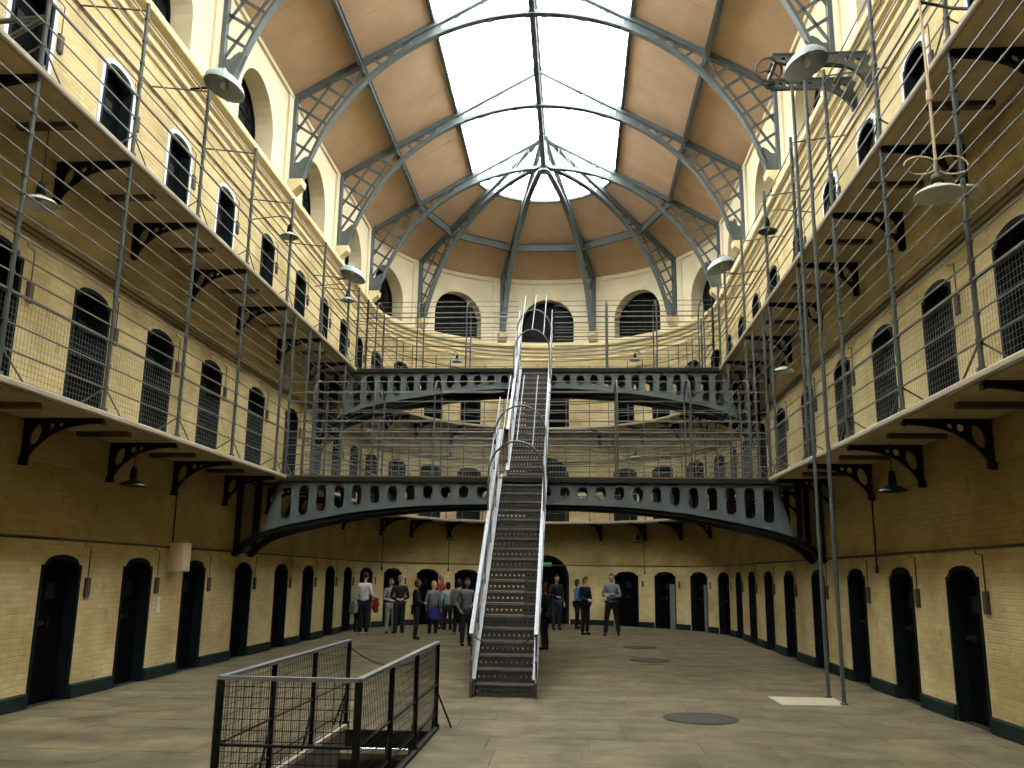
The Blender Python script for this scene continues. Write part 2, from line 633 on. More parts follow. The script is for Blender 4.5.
# outer shell keeps the sky out of the cells behind the openings
mb = MB()
ss = srange(YB, ST - YB, 0.8)
for i in range(len(ss) - 1):
    mb.face([P(ss[i], -1.0, -0.3), P(ss[i + 1], -1.0, -0.3), P(ss[i + 1], -1.0, ZW + 0.2), P(ss[i], -1.0, ZW + 0.2)])
    mb.face([P(ss[i], -1.0, -0.3), P(ss[i + 1], -1.0, -0.3), P(ss[i + 1], 0.02, -0.3), P(ss[i], 0.02, -0.3)])
    mb.face([P(ss[i], -1.0, ZW + 0.1), P(ss[i + 1], -1.0, ZW + 0.1), P(ss[i + 1], 0.0, ZW + 0.1), P(ss[i], 0.0, ZW + 0.1)])
for (lv, s, sd, i) in door_specs:
    if lv == 0:
        mb.face([P(s - 0.5, -0.005, -0.004), P(s + 0.5, -0.005, -0.004), P(s + 0.5, -1.0, -0.004), P(s - 0.5, -1.0, -0.004)])
mb.face([P(sa(0) - 0.9, -0.005, -0.004), P(sa(0) + 0.9, -0.005, -0.004), P(sa(0) + 0.9, -1.0, -0.004), P(sa(0) - 0.9, -1.0, -0.004)])
tag(mb.build('wall_outer', M['void']), 'dark outer masonry behind the cells', 'wall', kind='structure')

# ------------------------------------------------------------------ floor: flagstones, the nearest ones single
HX0, HX1, HY0, HY1 = -1.50, -0.56, 6.45, 10.02       # stair opening in the floor


def hall_half(y):
    return W if y <= YA else sqrt(max(0, W * W - (y - YA) ** 2))


mb = MB()
zb = -0.012
# bed under the joints, leaving the stair opening free
for (x0, x1, y0, y1) in ((-W, HX0, YB, HY1), (HX1, W, YB, HY1), (HX0, HX1, YB, HY0), (-W, W, HY1, YA)):
    mb.face([(x0, y0, zb), (x1, y0, zb), (x1, y1, zb), (x0, y1, zb)])
n = 40
mb.face([(-W, YA, zb)] + [tuple(P(YA + ARC * i / n, 0, zb)) for i in range(1, n)] + [(W, YA, zb)])
floor = mb.build('floor', M['joint'])
tag(floor, 'worn beige flagstone floor of the hall', 'floor', kind='structure')

stones = []
y = YB
row = 0
rr = random.Random(3)
while y < YA + W:
    d = rr.choice((0.55, 0.62, 0.7))
    y1 = y + d
    half = max(hall_half(y), hall_half(y1)) if y1 > YA else W
    x = -half - rr.uniform(0, 0.6)
    while x < half:
        wd = rr.uniform(0.65, 1.15)
        x1 = x + wd
        stones.append((max(x, -half), min(x1, half), y, min(y1, YA + W)))
        x = x1
    y = y1
    row += 1


def cut(st):
    """take the stair opening out of one flagstone rectangle"""
    x0, x1, y0, y1 = st
    if x1 <= HX0 or x0 >= HX1 or y1 <= HY0 or y0 >= HY1:
        return [st]
    out = []
    if x0 < HX0: out.append((x0, HX0, y0, y1))
    if x1 > HX1: out.append((HX1, x1, y0, y1))
    a, b = max(x0, HX0), min(x1, HX1)
    if y0 < HY0: out.append((a, b, y0, HY0))
    if y1 > HY1: out.append((a, b, HY1, y1))
    return out


stones = [q for s in stones for q in cut(s) if (s[1] - s[0]) > 0.06]
stones = [s for s in stones if s[1] - s[0] > 0.04 and s[3] - s[2] > 0.04]


def stone_poly(st, g=0.0022):
    x0, x1, y0, y1 = st
    x0, x1, y0, y1 = x0 + g, x1 - g, y0 + g, y1 - g
    pts = [(x0, y0), (x1, y0), (x1, y1), (x0, y1)]
    if y1 > YA:
        q = []
        for px, py in pts:
            if py > YA:
                r = hypot(px, py - YA)
                if r > W - 0.01:
                    k = (W - 0.01) / r
                    px, py = px * k, YA + (py - YA) * k
            q.append((px, py))
        pts = q
    return pts


vis = sorted([s for s in stones if s[3] > 7.0], key=lambda s: s[2])
near = vis[:295]
rest = [s for s in stones if s not in near]
for st in near:
    mb = MB()
    h = rr.uniform(-0.0025, 0.0)
    mb.plate(stone_poly(st), [], lambda u, v, t: (u, v, t), -0.012, h)
    mb.build('flagstone', M['floor'], floor)
mb = MB()
for st in rest:
    mb.plate(stone_poly(st), [], lambda u, v, t: (u, v, t), -0.012, rr.uniform(-0.0025, 0.0))
tag(mb.build('flagstones_far', M['floor'], floor), kind='stuff')

# sunken steps below the opening
mb = MB()
for x in (HX0, HX1):
    mb.face([(x, HY0, 0), (x, HY1, 0), (x, HY1, -2.4), (x, HY0, -2.4)])
mb.face([(HX0, HY0, 0), (HX1, HY0, 0), (HX1, HY0, -2.4), (HX0, HY0, -2.4)])
mb.face([(HX0, HY1, -0.19), (HX1, HY1, -0.19), (HX1, HY1, -2.4), (HX0, HY1, -2.4)])
mb.face([(HX0, HY0, -2.4), (HX1, HY0, -2.4), (HX1, HY1, -2.4), (HX0, HY1, -2.4)])
well = mb.build('stair_pit', M['joint'])
tag(well, 'stone lined pit of the sunken stair inside the mesh guard', 'stair pit', kind='structure')
for k in range(11):
    mb = MB()
    yy = HY1 - 0.27 * k
    mb.box(((HX0 + HX1) / 2, yy - 0.15, -0.19 * (k + 1) - 0.03), (HX1 - HX0, 0.30, 0.06))
    mb.build('step', M['floor'], well)
    mb = MB()
    mb.box(((HX0 + HX1) / 2, yy - 0.012, -0.19 * k - 0.095), (HX1 - HX0, 0.02, 0.18))
    mb.build('riser', M['iron'], well)
mb = MB()
mb.box((HX0 - 0.045, (HY0 + HY1) / 2, 0.015), (0.09, HY1 - HY0 + 0.1, 0.05))
mb.build('kerb', M['slab'], well)
mb = MB()
mb.box((HX1 + 0.03, (HY0 + HY1) / 2, 0.012), (0.06, HY1 - HY0 + 0.1, 0.04))
mb.build('kerb', M['cover'], well)

# ------------------------------------------------------------------ skirting
def baseboard(name, s0, s1, side, label):
    mb = MB()
    gaps = sorted((s - HW[0] - 0.02, s + HW[0] + 0.02) for (l, s, sd, i) in door_specs if l == 0 and sd == side)
    if side == 'end':
        gaps.append((sa(0) - 0.84, sa(0) + 0.84)); gaps.sort()
    cur = s0
    for a, b in gaps + [(s1, s1)]:
        if a > cur + 0.05:
            mb.sweep([(-0.005, -0.01), (0.035, -0.01), (0.035, 0.16), (0.015, 0.18), (-0.005, 0.18)], srange(cur, a))
        cur = b
    tag(mb.build(name, M['base']), label, 'skirting', kind='structure')


baseboard('baseboard_left', YB, YA, 'left', 'dark green skirting between the cell doors of the left wall')
baseboard('baseboard_right', YA + ARC, ST - YB, 'right', 'dark green skirting between the cell doors of the right wall')
baseboard('baseboard_end', YA, YA + ARC, 'end', 'dark green skirting round the curved end wall')

# ------------------------------------------------------------------ cornice and mouldings
allS = srange(YB, ST - YB, 0.28)
mb = MB()
mb.sweep([(-0.02, 9.70), (0.05, 9.72), (0.06, 9.80), (0.12, 9.84), (0.14, 9.92), (0.235, 9.98), (0.25, 10.02), (0.25, 10.09),
          (0.21, 10.12), (-0.02, 10.135)], allS)
tag(mb.build('trim_1', M['trim']), 'moulded cream cornice running round the hall above the upper gallery', 'cornice', kind='structure')
mb = MB()
mb.sweep([(-0.02, 9.50), (0.035, 9.52), (0.055, 9.57), (0.03, 9.61), (-0.02, 9.62)], allS)
tag(mb.build('trim_2', M['trim']), 'narrow cream moulding below the cornice', 'moulding', kind='structure')
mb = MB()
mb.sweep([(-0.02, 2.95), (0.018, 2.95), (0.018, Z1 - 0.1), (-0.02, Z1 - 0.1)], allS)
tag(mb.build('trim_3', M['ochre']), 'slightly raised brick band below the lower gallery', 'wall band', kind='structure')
mb = MB()
mb.sweep([(-0.02, ZW - 0.12), (0.06, ZW - 0.10), (0.07, ZW - 0.02), (-0.02, ZW)], allS)
tag(mb.build('trim_4', M['plaster']), 'narrow cream wall plate below the ceiling', 'moulding', kind='structure')

# ------------------------------------------------------------------ ceiling: sloping boarded panels, skylight in the middle
RS, RP = 2.35, 4.05


def zroof(r):
    return ZR - SL * r


ybays = [YB] + [y for y in RIBY if y > YB] 
ybays[-1] = YR
mb = MB()
RO = W + 0.25
for sgn in (-1, 1):
    mb.face([(sgn * RO, YB, zroof(RO) + 0.09), (sgn * RO, YR, zroof(RO) + 0.09), (sgn * RS, YR, zroof(RS) + 0.09), (sgn * RS, YB, zroof(RS) + 0.09)])
nA = 45
for i in range(nA):
    a0, a1 = pi * i / nA, pi * (i + 1) / nA
    mb.face([(-RO * cos(a0), YR + RO * sin(a0), zroof(RO) + 0.09), (-RO * cos(a1), YR + RO * sin(a1), zroof(RO) + 0.09),
             (-RS * cos(a1), YR + RS * sin(a1), zroof(RS) + 0.09), (-RS * cos(a0), YR + RS * sin(a0), zroof(RS) + 0.09)])
ceiling = mb.build('ceiling', M['ceil'])
tag(ceiling, 'tan boarded sloping ceiling round the skylight', 'ceiling', kind='structure')
nb = 0
for sgn in (-1, 1):
    for y0, y1 in zip(ybays[:-1], ybays[1:]):
        for (ra, rb_) in ((W + 0.1, RP), (RP, RS)):
            # each panel is a row of wide boards running up the slope
            nbd = max(1, int(round((y1 - y0) / 1.4)))
            for k in range(nbd):
                ya_, yb_ = y0 + (y1 - y0) * k / nbd, y0 + (y1 - y0) * (k + 1) / nbd
                mb = MB()
                g = 0.004
                for_pts = [(ra, ya_ + g), (rb_, ya_ + g), (rb_, yb_ - g), (ra, yb_ - g)]
                mb.plate(for_pts, [], lambda u, v, t: (sgn * u, v, zroof(u) + t), 0.0, 0.06)
                mb.build('ceiling_board', M['ceil'], ceiling)
for k in range(5):
    for (ra, rb_) in ((W + 0.1, RP), (RP, RS)):
        a0, a1 = radians(36 * k), radians(36 * (k + 1))
        mb = MB()
        n = 9
        for j in range(n):
            b0, b1 = a0 + (a1 - a0) * j / n, a0 + (a1 - a0) * (j + 1) / n
            q = []
            for t in (0, 0.06):
                q.append([(-r * cos(b), YR + r * sin(b), zroof(r) + t) for r, b in ((ra, b0), (rb_, b0), (rb_, b1), (ra, b1))])
            mb.face(q[0]); mb.face(q[1])
        mb.build('ceiling_board', M['ceil'], ceiling)

# ------------------------------------------------------------------ skylight
sky = thing('skylight', 'long glazed ridge skylight with a fan of panes over the rounded end', 'skylight', (0, YR, 14.5), world=True)
proto = None
for sgn in (-1, 1):
    for y0, y1 in zip(ybays[:-1], ybays[1:]):
        npn = max(1, int(round((y1 - y0) / 0.6)))
        for k in range(npn):
            ya_, yb_ = y0 + (y1 - y0) * k / npn, y0 + (y1 - y0) * (k + 1) / npn
            mb = MB()
            mb.plate([(RS, ya_ + 0.012), (0.02, ya_ + 0.012), (0.02, yb_ - 0.012), (RS, yb_ - 0.012)], [],
                     lambda u, v, t: (sgn * u, v, zroof(u) + t), 0.10, 0.106, rim=False)
            mb.build('pane', M['glass'], sky)
            mb = MB()
            mb.bar((sgn * RS, ya_, zroof(RS) + 0.09), (0, ya_, ZR + 0.09), 0.022, 0.05, (0, 1, 0))
            mb.build('glazing_bar', M['truss'], sky)
for k in range(20):
    b0, b1 = pi * k / 20, pi * (k + 1) / 20
    mb = MB()
    mb.face([(-r * cos(b), YR + r * sin(b), zroof(r) + 0.1) for r, b in ((RS, b0), (0.05, b0), (0.05, b1), (RS, b1))])
    mb.build('pane', M['glass'], sky)
    if k:
        mb = MB()
        mb.bar((-RS * cos(b0), YR + RS * sin(b0), zroof(RS) + 0.09), (-0.1 * cos(b0), YR + 0.1 * sin(b0), zroof(0.1) + 0.09), 0.022, 0.05, (sin(b0), cos(b0), 0))
        mb.build('glazing_bar', M['truss'], sky)
for sgn in (-1, 1):
    mb = MB()
    mb.bar((sgn * RS, YB, zroof(RS) + 0.02), (sgn * RS, YR, zroof(RS) + 0.02), 0.09, 0.16)
    mb.build('kerb', M['truss'], sky)
mb = MB()
mb.tube([(-RS * cos(pi * i / 30), YR + RS * sin(pi * i / 30), zroof(RS) + 0.02) for i in range(31)], 0.06, 6)
mb.build('kerb', M['truss'], sky)

# ------------------------------------------------------------------ roof trusses
RARC, ZARC = 5.45, 9.23


def zl(r):
    return ZARC + sqrt(max(0, RARC ** 2 - r * r))


def zu(r):
    return zroof(r) - 0.12


def half_truss(parent, c, d, thin=1.0):
    d = Vector((d[0], d[1], 0)).normalized()
    sd = Vector((-d.y, d.x, 0))
    c = Vector((c[0], c[1], 0))

    def pt(r, z, t=0.0):
        return c + d * r + sd * t + Vector((0, 0, z))
    r_in = 0.12 if thin > 1 else 0.0
    mb = MB()
    mb.bar(pt(5.60, zroof(5.60) - 0.07), pt(r_in, zroof(r_in) - 0.07), 0.15 * thin, 0.13, sd)
    mb.build('rafter', M['truss'], parent)
    # arched lower chord: T shape
    rs = [5.30] + [RARC * sin(radians(a)) for a in range(74, -1, -4)]
    rs = [r for r in rs if r > r_in] + [r_in]
    mb = MB()
    for a, b in zip(rs[:-1], rs[1:]):
        pa, pb = pt(a, zl(a) if a < 5.30 else 10.50), pt(b, zl(b))
        mb.bar(pa, pb, 0.17 * thin, 0.05, sd)
        up = Vector((0, 0, 0.06))
        mb.bar(pa + up, pb + up, 0.04, 0.10, sd)
    mb.build('arched_chord', M['truss'], parent)
    mb = MB()
    mb.bar(pt(5.56, 10.50), pt(5.56, 12.62), 0.14 * thin, 0.10, sd)
    mb.build('wall_post', M['truss'], parent)
    mb = MB()
    foot = [(5.55, 10.50), (5.28, 10.50), (5.20, 10.72), (5.12, 10.90), (5.08, 11.02), (5.22, 11.13), (5.33, 11.06), (5.40, 10.98), (5.55, 10.98)]
    mb.plate(foot, [], lambda u, v, t: pt(u, v, t), -0.02, 0.02)
    mb.build('foot_plate', M['truss'], parent)
    mb = MB()
    g = [(2.15, zu(2.15)), (2.15, zl(2.15)), (2.45, zl(2.45)), (2.85, zl(2.85)), (2.85, zu(2.85))]
    mb.plate(g, [], lambda u, v, t: pt(u, v, t), -0.015, 0.015)
    mb.build('gusset_plate', M['truss'], parent)
    # diagonal lattice of flat bars
    def inside(r, z):
        return 3.55 < r < 5.53 and z > 10.98 and zl(min(r, 5.44)) < z < zu(r)
    ang1, ang2, sp = radians(58), radians(-33), 0.39
    for ang in (ang1, ang2):
        dr, dz = -cos(ang), sin(ang)
        nr, nz = -dz, dr
        for k in range(-14, 15):
            o = (4.9 + nr * k * sp, 12.0 + nz * k * sp)
            run = None
            for i in range(-420, 421):
                t = i * 0.01
                ok = inside(o[0] + dr * t, o[1] + dz * t)
                if ok and run is None:
                    run = t
                if run is not None and (not ok or i == 420):
                    if t - run > 0.1:
                        mb = MB()
                        a = (o[0] + dr * run, o[1] + dz * run)
                        b = (o[0] + dr * t, o[1] + dz * t)
                        mb.bar(pt(*a), pt(*b), 0.022, 0.062, sd)
                        mb.build('lattice_bar', M['truss'], parent)
                    run = None
    # cross bracing further up
    xs = [3.55, 3.2, 2.85]
    for a, b in zip(xs[:-1], xs[1:]):
        for (z0, z1) in ((zl(a), zu(b)), (zu(a), zl(b))):
            mb = MB()
            mb.bar(pt(a, z0), pt(b, z1), 0.022, 0.055, sd)
            mb.build('lattice_bar', M['truss'], parent)
    xs = [2.15, 1.6, 1.05, 0.5]
    for i, (a, b) in enumerate(zip(xs[:-1], xs[1:])):
        mb = MB()
        mb.bar(pt(a, zl(a)), pt(b, zu(b)), 0.016, 0.035, sd)
        mb.build('lattice_bar', M['truss'], parent)
        mb = MB()
        mb.bar(pt(b, zl(b)), pt(b, zu(b)), 0.016, 0.035, sd)
        mb.build('lattice_bar', M['truss'], parent)


for k, y in enumerate(RIBY):
    if y < 5:
        continue
    vis_n = [r for r in RIBY if r > 5]
    t = thing('roof_truss', 'grey arched lattice roof truss, %s from the rounded end' % ORD[len(vis_n) - 1 - vis_n.index(y)], 'roof truss', (0, y, 10.5),
              'arched trusses across the hall', world=True)
    half_truss(t, (0, y), (-1, 0))
    half_truss(t, (0, y), (1, 0))
for a, nm in ((-54, 'leftmost'), (-18, 'second from the left'), (18, 'second from the right'), (54, 'rightmost')):
    dd = (sin(radians(a)), cos(radians(a)))
    t = thing('fan_rib', 'grey lattice half truss of the fan over the rounded end, %s' % nm, 'roof truss', (dd[0] * 5.5, YR + dd[1] * 5.5, 10.5),
              'fan ribs of the rounded end', world=True)
    half_truss(t, (0, YA - 0.02), dd, 1.1)

# purlins
for sgn, nm in ((-1, 'left'), (1, 'right')):
    t = thing('purlin', 'straight grey purlin across the trusses on the %s slope' % nm, 'purlin', (sgn * RP, YR, 13.3), 'purlins', world=True)
    ys = [y for y in RIBY if y > -3]
    for y0, y1 in zip(ys[:-1], ys[1:]):
        mb = MB()
        zc = zroof(RP) - 0.09
        mb.box((sgn * RP, (y0 + y1) / 2, zc), (0.03, y1 - y0 - 0.1, 0.17))
        mb.box((sgn * RP, (y0 + y1) / 2, zc - 0.09), (0.10, y1 - y0 - 0.1, 0.02))
        mb.box((sgn * RP, (y0 + y1) / 2, zc + 0.08), (0.10, y1 - y0 - 0.1, 0.02))
        mb.build('beam', M['truss'], t)
t = thing('ring_purlin', 'grey polygonal purlin linking the fan ribs of the rounded end', 'purlin', (0, YR + RP, 13.3), 'purlins', world=True)
angs = [-90, -54, -18, 18, 54, 90]
for a, b in zip(angs[:-1], angs[1:]):
    pa = Vector((RP * sin(radians(a)), YR + RP * cos(radians(a)), zroof(RP) - 0.14))
    pb = Vector((RP * sin(radians(b)), YR + RP * cos(radians(b)), zroof(RP) - 0.14))
    mb = MB()
    side = (pb - pa).cross(Vector((0, 0, 1))).normalized()
    mb.bar(pa, pb, 0.03, 0.26, side)
    for e in (-0.13, 0.13):
        mb.bar(pa + Vector((0, 0, e)), pb + Vector((0, 0, e)), 0.10, 0.02, side)
    mb.build('beam', M['truss'], t)

# ridge girder
t = thing('ridge_girder', 'grey lattice girder hanging along the ridge of the skylight', 'girder', (0, YR, 14.7), world=True)
for zz in (ZR - 0.08, 14.72):
    mb = MB(); mb.bar((0, YB, zz), (0, YR, zz), 0.14, 0.07); mb.build('chord', M['truss'], t)
ys = [y for y in RIBY]
for y0, y1 in zip(ys[:-1], ys[1:]):
    nseg = 6
    for k in range(nseg):
        ya_, yb_ = y0 + (y1 - y0) * k / nseg, y0 + (y1 - y0) * (k + 1) / nseg
        za, zb_ = (14.75, ZR - 0.12) if k % 2 == 0 else (ZR - 0.12, 14.75)
        if y0 > 9:
            mb = MB(); mb.bar((0, ya_, za), (0, yb_, zb_), 0.02, 0.07, (1, 0, 0)); mb.build('lattice_bar', M['truss'], t)
mb = MB()
mb.lathe([(0.0, ZR - 0.06), (0.26, ZR - 0.08), (0.26, ZR - 0.16), (0.12, ZR - 0.22), (0.10, 14.66), (0.2, 14.62), (0.2, 14.56), (0, 14.5)], (0, YR, 0), 12)
mb.build('hub', M['truss'], t)

# ------------------------------------------------------------------ cell doors
def arch_pts(hw, h, rise, arch=door_arch, n=12, bottom=0.0):
    us = [hw * cos(pi * i / n) for i in range(n + 1)]
    return [(hw, bottom)] + [(u, arch(u, hw, h - rise, h)) for u in us] + [(-hw, bottom)]


def xz(u, v, t):
    return (u, t, v)


door_mesh = {}
for lv in range(3):
    hw, h = HW[lv], DH[lv]
    outer = arch_pts(hw, h, 0.13)
    inner = arch_pts(hw - 0.055, h - 0.055, 0.12)
    ring = outer + inner[::-1]
    mb = MB(); mb.plate(ring, [], xz, -0.21, 0.012); f = mb.mesh('door_frame'); f.materials.append(M['doorframe'])
    mb = MB(); mb.plate([(a, b if b > 0 else -0.02) for a, b in inner], [], xz, -0.20, -0.15)
    l = mb.mesh('door_leaf'); l.materials.append(M['door'])
    mb = MB()
    mb.box((0.16, -0.135, 0.98), (0.34, 0.03, 0.05)); mb.box((0.02, -0.12, 0.98), (0.05, 0.05, 0.09)); mb.tube([(0.02, -0.1, 0.93), (0.02, -0.1, 1.04)], 0.012, 6)
    b = mb.mesh('bolt'); b.materials.append(M['iron'])
    mb = MB(); mb.plate([(-0.1, 1.28), (0.1, 1.28), (0.1, 1.48), (-0.1, 1.48)], [], xz, -0.15, -0.128)
    p = mb.mesh('hatch'); p.materials.append(M['doorframe'])
    mb = MB(); x0 = -(hw + 0.17)
    mb.box((x0, 0.015, 1.42), (0.11, 0.03, 0.25)); mb.box((x0, 0.034, 1.42), (0.085, 0.012, 0.21))
    r = mb.mesh('switch_box'); r.materials.append(M['box'])
    mb = MB(); mb.tube([(x0, 0.015, 1.54), (x0, 0.015, 1.95), (x0 + 0.16, 0.015, 1.97), (x0 + 0.16, 0.015, 2.0)], 0.007, 6)
    c = mb.mesh('wire'); c.materials.append(M['pipe'])
    s = None
    if lv == 2:
        so = arch_pts(hw + 0.075, h + 0.06, 0.14)
        si = arch_pts(hw, h, 0.13)
        mb = MB(); mb.plate(so + si[::-1], [], xz, -0.01, 0.010); s = mb.mesh('surround'); s.materials.append(M['white'])
    door_mesh[lv] = (f, l, b, p, r, c, s)

mb = MB(); mb.plate([(-0.36, 0), (-0.10, 0), (-0.10, 1.44), (-0.36, 1.44)], [], xz, -0.145, -0.10); ajar = mb.mesh('half_leaf'); ajar.materials.append(M['greydoor'])
nd = 1
for (lv, s, side, i) in door_specs:
    f, l, b, p, r, c, sr = door_mesh[lv]
    where = {'left': 'in the left wall, %s from the camera' % ORD[i], 'right': 'in the right wall, %s from the camera' % ORD[i],
             'end': 'in the rounded end wall, %s from the left' % ORD[i]}[side]
    if lv == 2 and side in ('left', 'right') and i < 1:
        pass
    o = obj('door_%d' % nd, f)
    o.matrix_world = frame(s, 0, LEVELS[lv][0])
    tag(o, '%s cell door on the %s %s' % ('whitewash-edged black' if lv == 2 and side != 'end' and i <= 4 else 'dark arched', LEVELS[lv][2], where), 'door', kind='structure')
    for me in (l, b, p, r, c, sr):
        if me is sr and (side == 'end' or i > 4):
            continue
        if me is not None:
            obj(me.name, me, o)
    if lv == 0 and side == 'end' and i in (5, 6):
        obj('half_leaf', ajar, o, 'grey half leaf of the door')
    nd += 1
# tall doorways in the middle of the rounded end
for lv in range(3):
    outer = arch_pts(0.80, 2.38, 0.80, win_arch, 16)
    inner = arch_pts(0.70, 2.28, 0.70, win_arch, 16)
    mb = MB(); mb.plate(outer + inner[::-1], [], xz, -0.21, 0.015); f = mb.mesh('door_frame'); f.materials.append(M['doorframe'])
    o = obj('door_%d' % nd, f); nd += 1
    o.matrix_world = frame(sa(0), 0, LEVELS[lv][0])
    tag(o, 'tall round-arched doorway in the middle of the rounded end, %s' % LEVELS[lv][2], 'door', kind='structure')
    for sg in (-1, 1):
        mb = MB(); mb.box((sg * 0.35, -0.19, 0.82), (0.68, 0.04, 1.64)); mb.build('door_leaf', M['door'], o)
    mb = MB(); mb.plate([(0.69, 1.64)] + [(0.69 * cos(pi * k / 12), 1.6 + 0.69 * sin(pi * k / 12)) for k in range(13)] + [(-0.69, 1.64)], [], xz, -0.21, -0.18)
    mb.build('fanlight', M['door'], o)

# ------------------------------------------------------------------ arched clerestory windows
wm = arch_pts(0.98, 1.70, 0.98, win_arch, 20)
wi = arch_pts(0.91, 1.63, 0.93, win_arch, 20, 0.06)
mb = MB(); mb.plate(wm + wi[::-1], [], xz, -0.47, -0.40)
mb.box((0, -0.435, 0.03), (1.9, 0.07, 0.06))
wfm = mb.mesh('window_frame'); wfm.materials.append(M['doorframe'])
mb = MB(); mb.plate(arch_pts(0.95, 1.66, 0.95, win_arch, 20), [], xz, -0.46, -0.445)
wp = mb.mesh('pane'); wp.materials.append(mat('dark_window_glass', (0.006, 0.0055, 0.005), 0.4, bump=0, spec=0.05))
bars = []
for k in (-0.5, 0.0, 0.5):
    hz = win_arch(k, 0.91, 0.7, 1.63)
    mb = MB(); mb.box((k, -0.43, (hz + 0.05) / 2), (0.022, 0.03, hz - 0.05)); m_ = mb.mesh('glazing_bar'); m_.materials.append(M['iron']); bars.append(m_)
for z in (0.35, 0.68, 1.01, 1.34):
    hwz = 0.90 if z <= 0.7 else 0.91 * sqrt(max(0, 1 - ((z - 0.7) / 0.93) ** 2))
    mb = MB(); mb.box((0, -0.43, z), (2 * hwz, 0.03, 0.022)); m_ = mb.mesh('glazing_bar'); m_.materials.append(M['iron']); bars.append(m_)
nw = 1
wspecs = [(y, 'left wall, %s from the camera' % ORD[i]) for i, y in enumerate(WINY)] + [(ST - y, 'right wall, %s from the camera' % ORD[i]) for i, y in enumerate(WINY)] + \
         [(sa(a), 'rounded end, %s from the left' % ORD[i]) for i, a in enumerate(WINA)]
for s, where in wspecs:
    o = obj('window_%d' % nw, wfm); nw += 1
    o.matrix_world = frame(s, 0, 10.25)
    tag(o, 'dark arched clerestory window above the cornice, ' + where, 'window', kind='structure')
    obj('pane', wp, o)
    for b in bars:
        obj('glazing_bar', b, o)

# ================================================================== GALLERIES
br_out = [(0, 0), (0.96, 0), (0.97, -0.055), (0.90, -0.06), (0.72, -0.075), (0.55, -0.105), (0.42, -0.15), (0.31, -0.215), (0.21, -0.30), (0.13, -0.39),
          (0.085, -0.46), (0.085, -0.56), (0, -0.56)]
tear = [(0.155 + 0.075 * cos(a) + 0.03 * sin(a), -0.195 + 0.135 * sin(a)) for a in [2 * pi * k / 12 for k in range(12)]]
h1 = [(0.345 + 0.05 * cos(a), -0.095 + 0.05 * sin(a)) for a in [2 * pi * k / 8 for k in range(8)]]
h2 = [(0.46 + 0.04 * cos(a), -0.075 + 0.032 * sin(a)) for a in [2 * pi * k / 8 for k in range(8)]]
h3 = [(0.245 + 0.03 * cos(a), -0.20 + 0.03 * sin(a)) for a in [2 * pi * k / 8 for k in range(8)]]
mb = MB(); mb.plate(br_out, [tear, h1, h2], lambda u, v, t: (t, u, v), -0.03, 0.03)
mb.box((0, 0.012, -0.28), (0.10, 0.024, 0.56))
mb.box((0, 0.48, -0.012), (0.10, 0.96, 0.024))
mb.box((0, 0.955, -0.045), (0.09, 0.05, 0.05))
brm = mb.mesh('bracket'); brm.materials.append(M['iron'])
mb = MB(); mb.box((0, 0.44, -0.03), (0.10, 0.70, 0.06)); jm = mb.mesh('joist'); jm.materials.append(M['wood'])

PIERA = [-69.5, -53.5, -37.5, -20, 20, 37.5, 53.5, 69.5]
POSTA = [-85, -77.5, -69.5, -61.5, -53.5, -45.5, -37.5, -28, -19, -8.5, 8.5, 19, 28, 37.5, 45.5, 53.5, 61.5, 69.5, 77.5, 85]
for Z, nm in ((Z1, 'lower'), (Z2, 'upper')):
    g = thing('gallery', '%s cream gallery walkway running round the hall on iron brackets' % nm, 'gallery', (0, YA + WG, Z), world=True)
    mb = MB(); mb.sweep([(-0.01, Z - 0.085), (OG - 0.03, Z - 0.085), (OG - 0.03, Z - 0.002), (-0.01, Z - 0.002)], srange(YB, ST - YB, 0.3)); mb.build('deck', M['deck'], g)
    mb = MB(); mb.sweep([(OG - 0.03, Z - 0.09), (OG + 0.0, Z - 0.085), (OG + 0.012, Z - 0.06), (OG + 0.012, Z - 0.015), (OG, Z), (OG - 0.05, Z), (OG - 0.05, Z - 0.01)],
                        srange(YB, ST - YB, 0.3)); mb.build('edge_lip', M['slab'], g)
    for s in [y for y in POSTY] + [sa(a) for a in PIERA] + [ST - y for y in POSTY]:
        obj('bracket', brm, g).matrix_local = Matrix.Translation(-Vector(g['_base'])) @ frame(s, 0, Z - 0.086)
    mids = [(a + b) / 2 for a, b in zip(POSTY[:-1], POSTY[1:])]
    for s in mids + [ST - y for y in mids]:
        obj('joist', jm, g).matrix_local = Matrix.Translation(-Vector(g['_base'])) @ frame(s, 0, Z - 0.086)

# ------------------------------------------------------------------ gallery railings
ROD1 = [0.29, 0.56, 0.88, 1.07, 1.27, 1.48, 1.71, 1.93, 2.12, 2.34, 2.585, 2.825, 3.03]
ROD2 = [0.28, 0.53, 0.83, 1.02, 1.33, 1.65, 1.98]
B1A, B1B = 16.95, 18.0       # lower bridge, front and back
B2A, B2B = 22.0, 23.05       # upper bridge


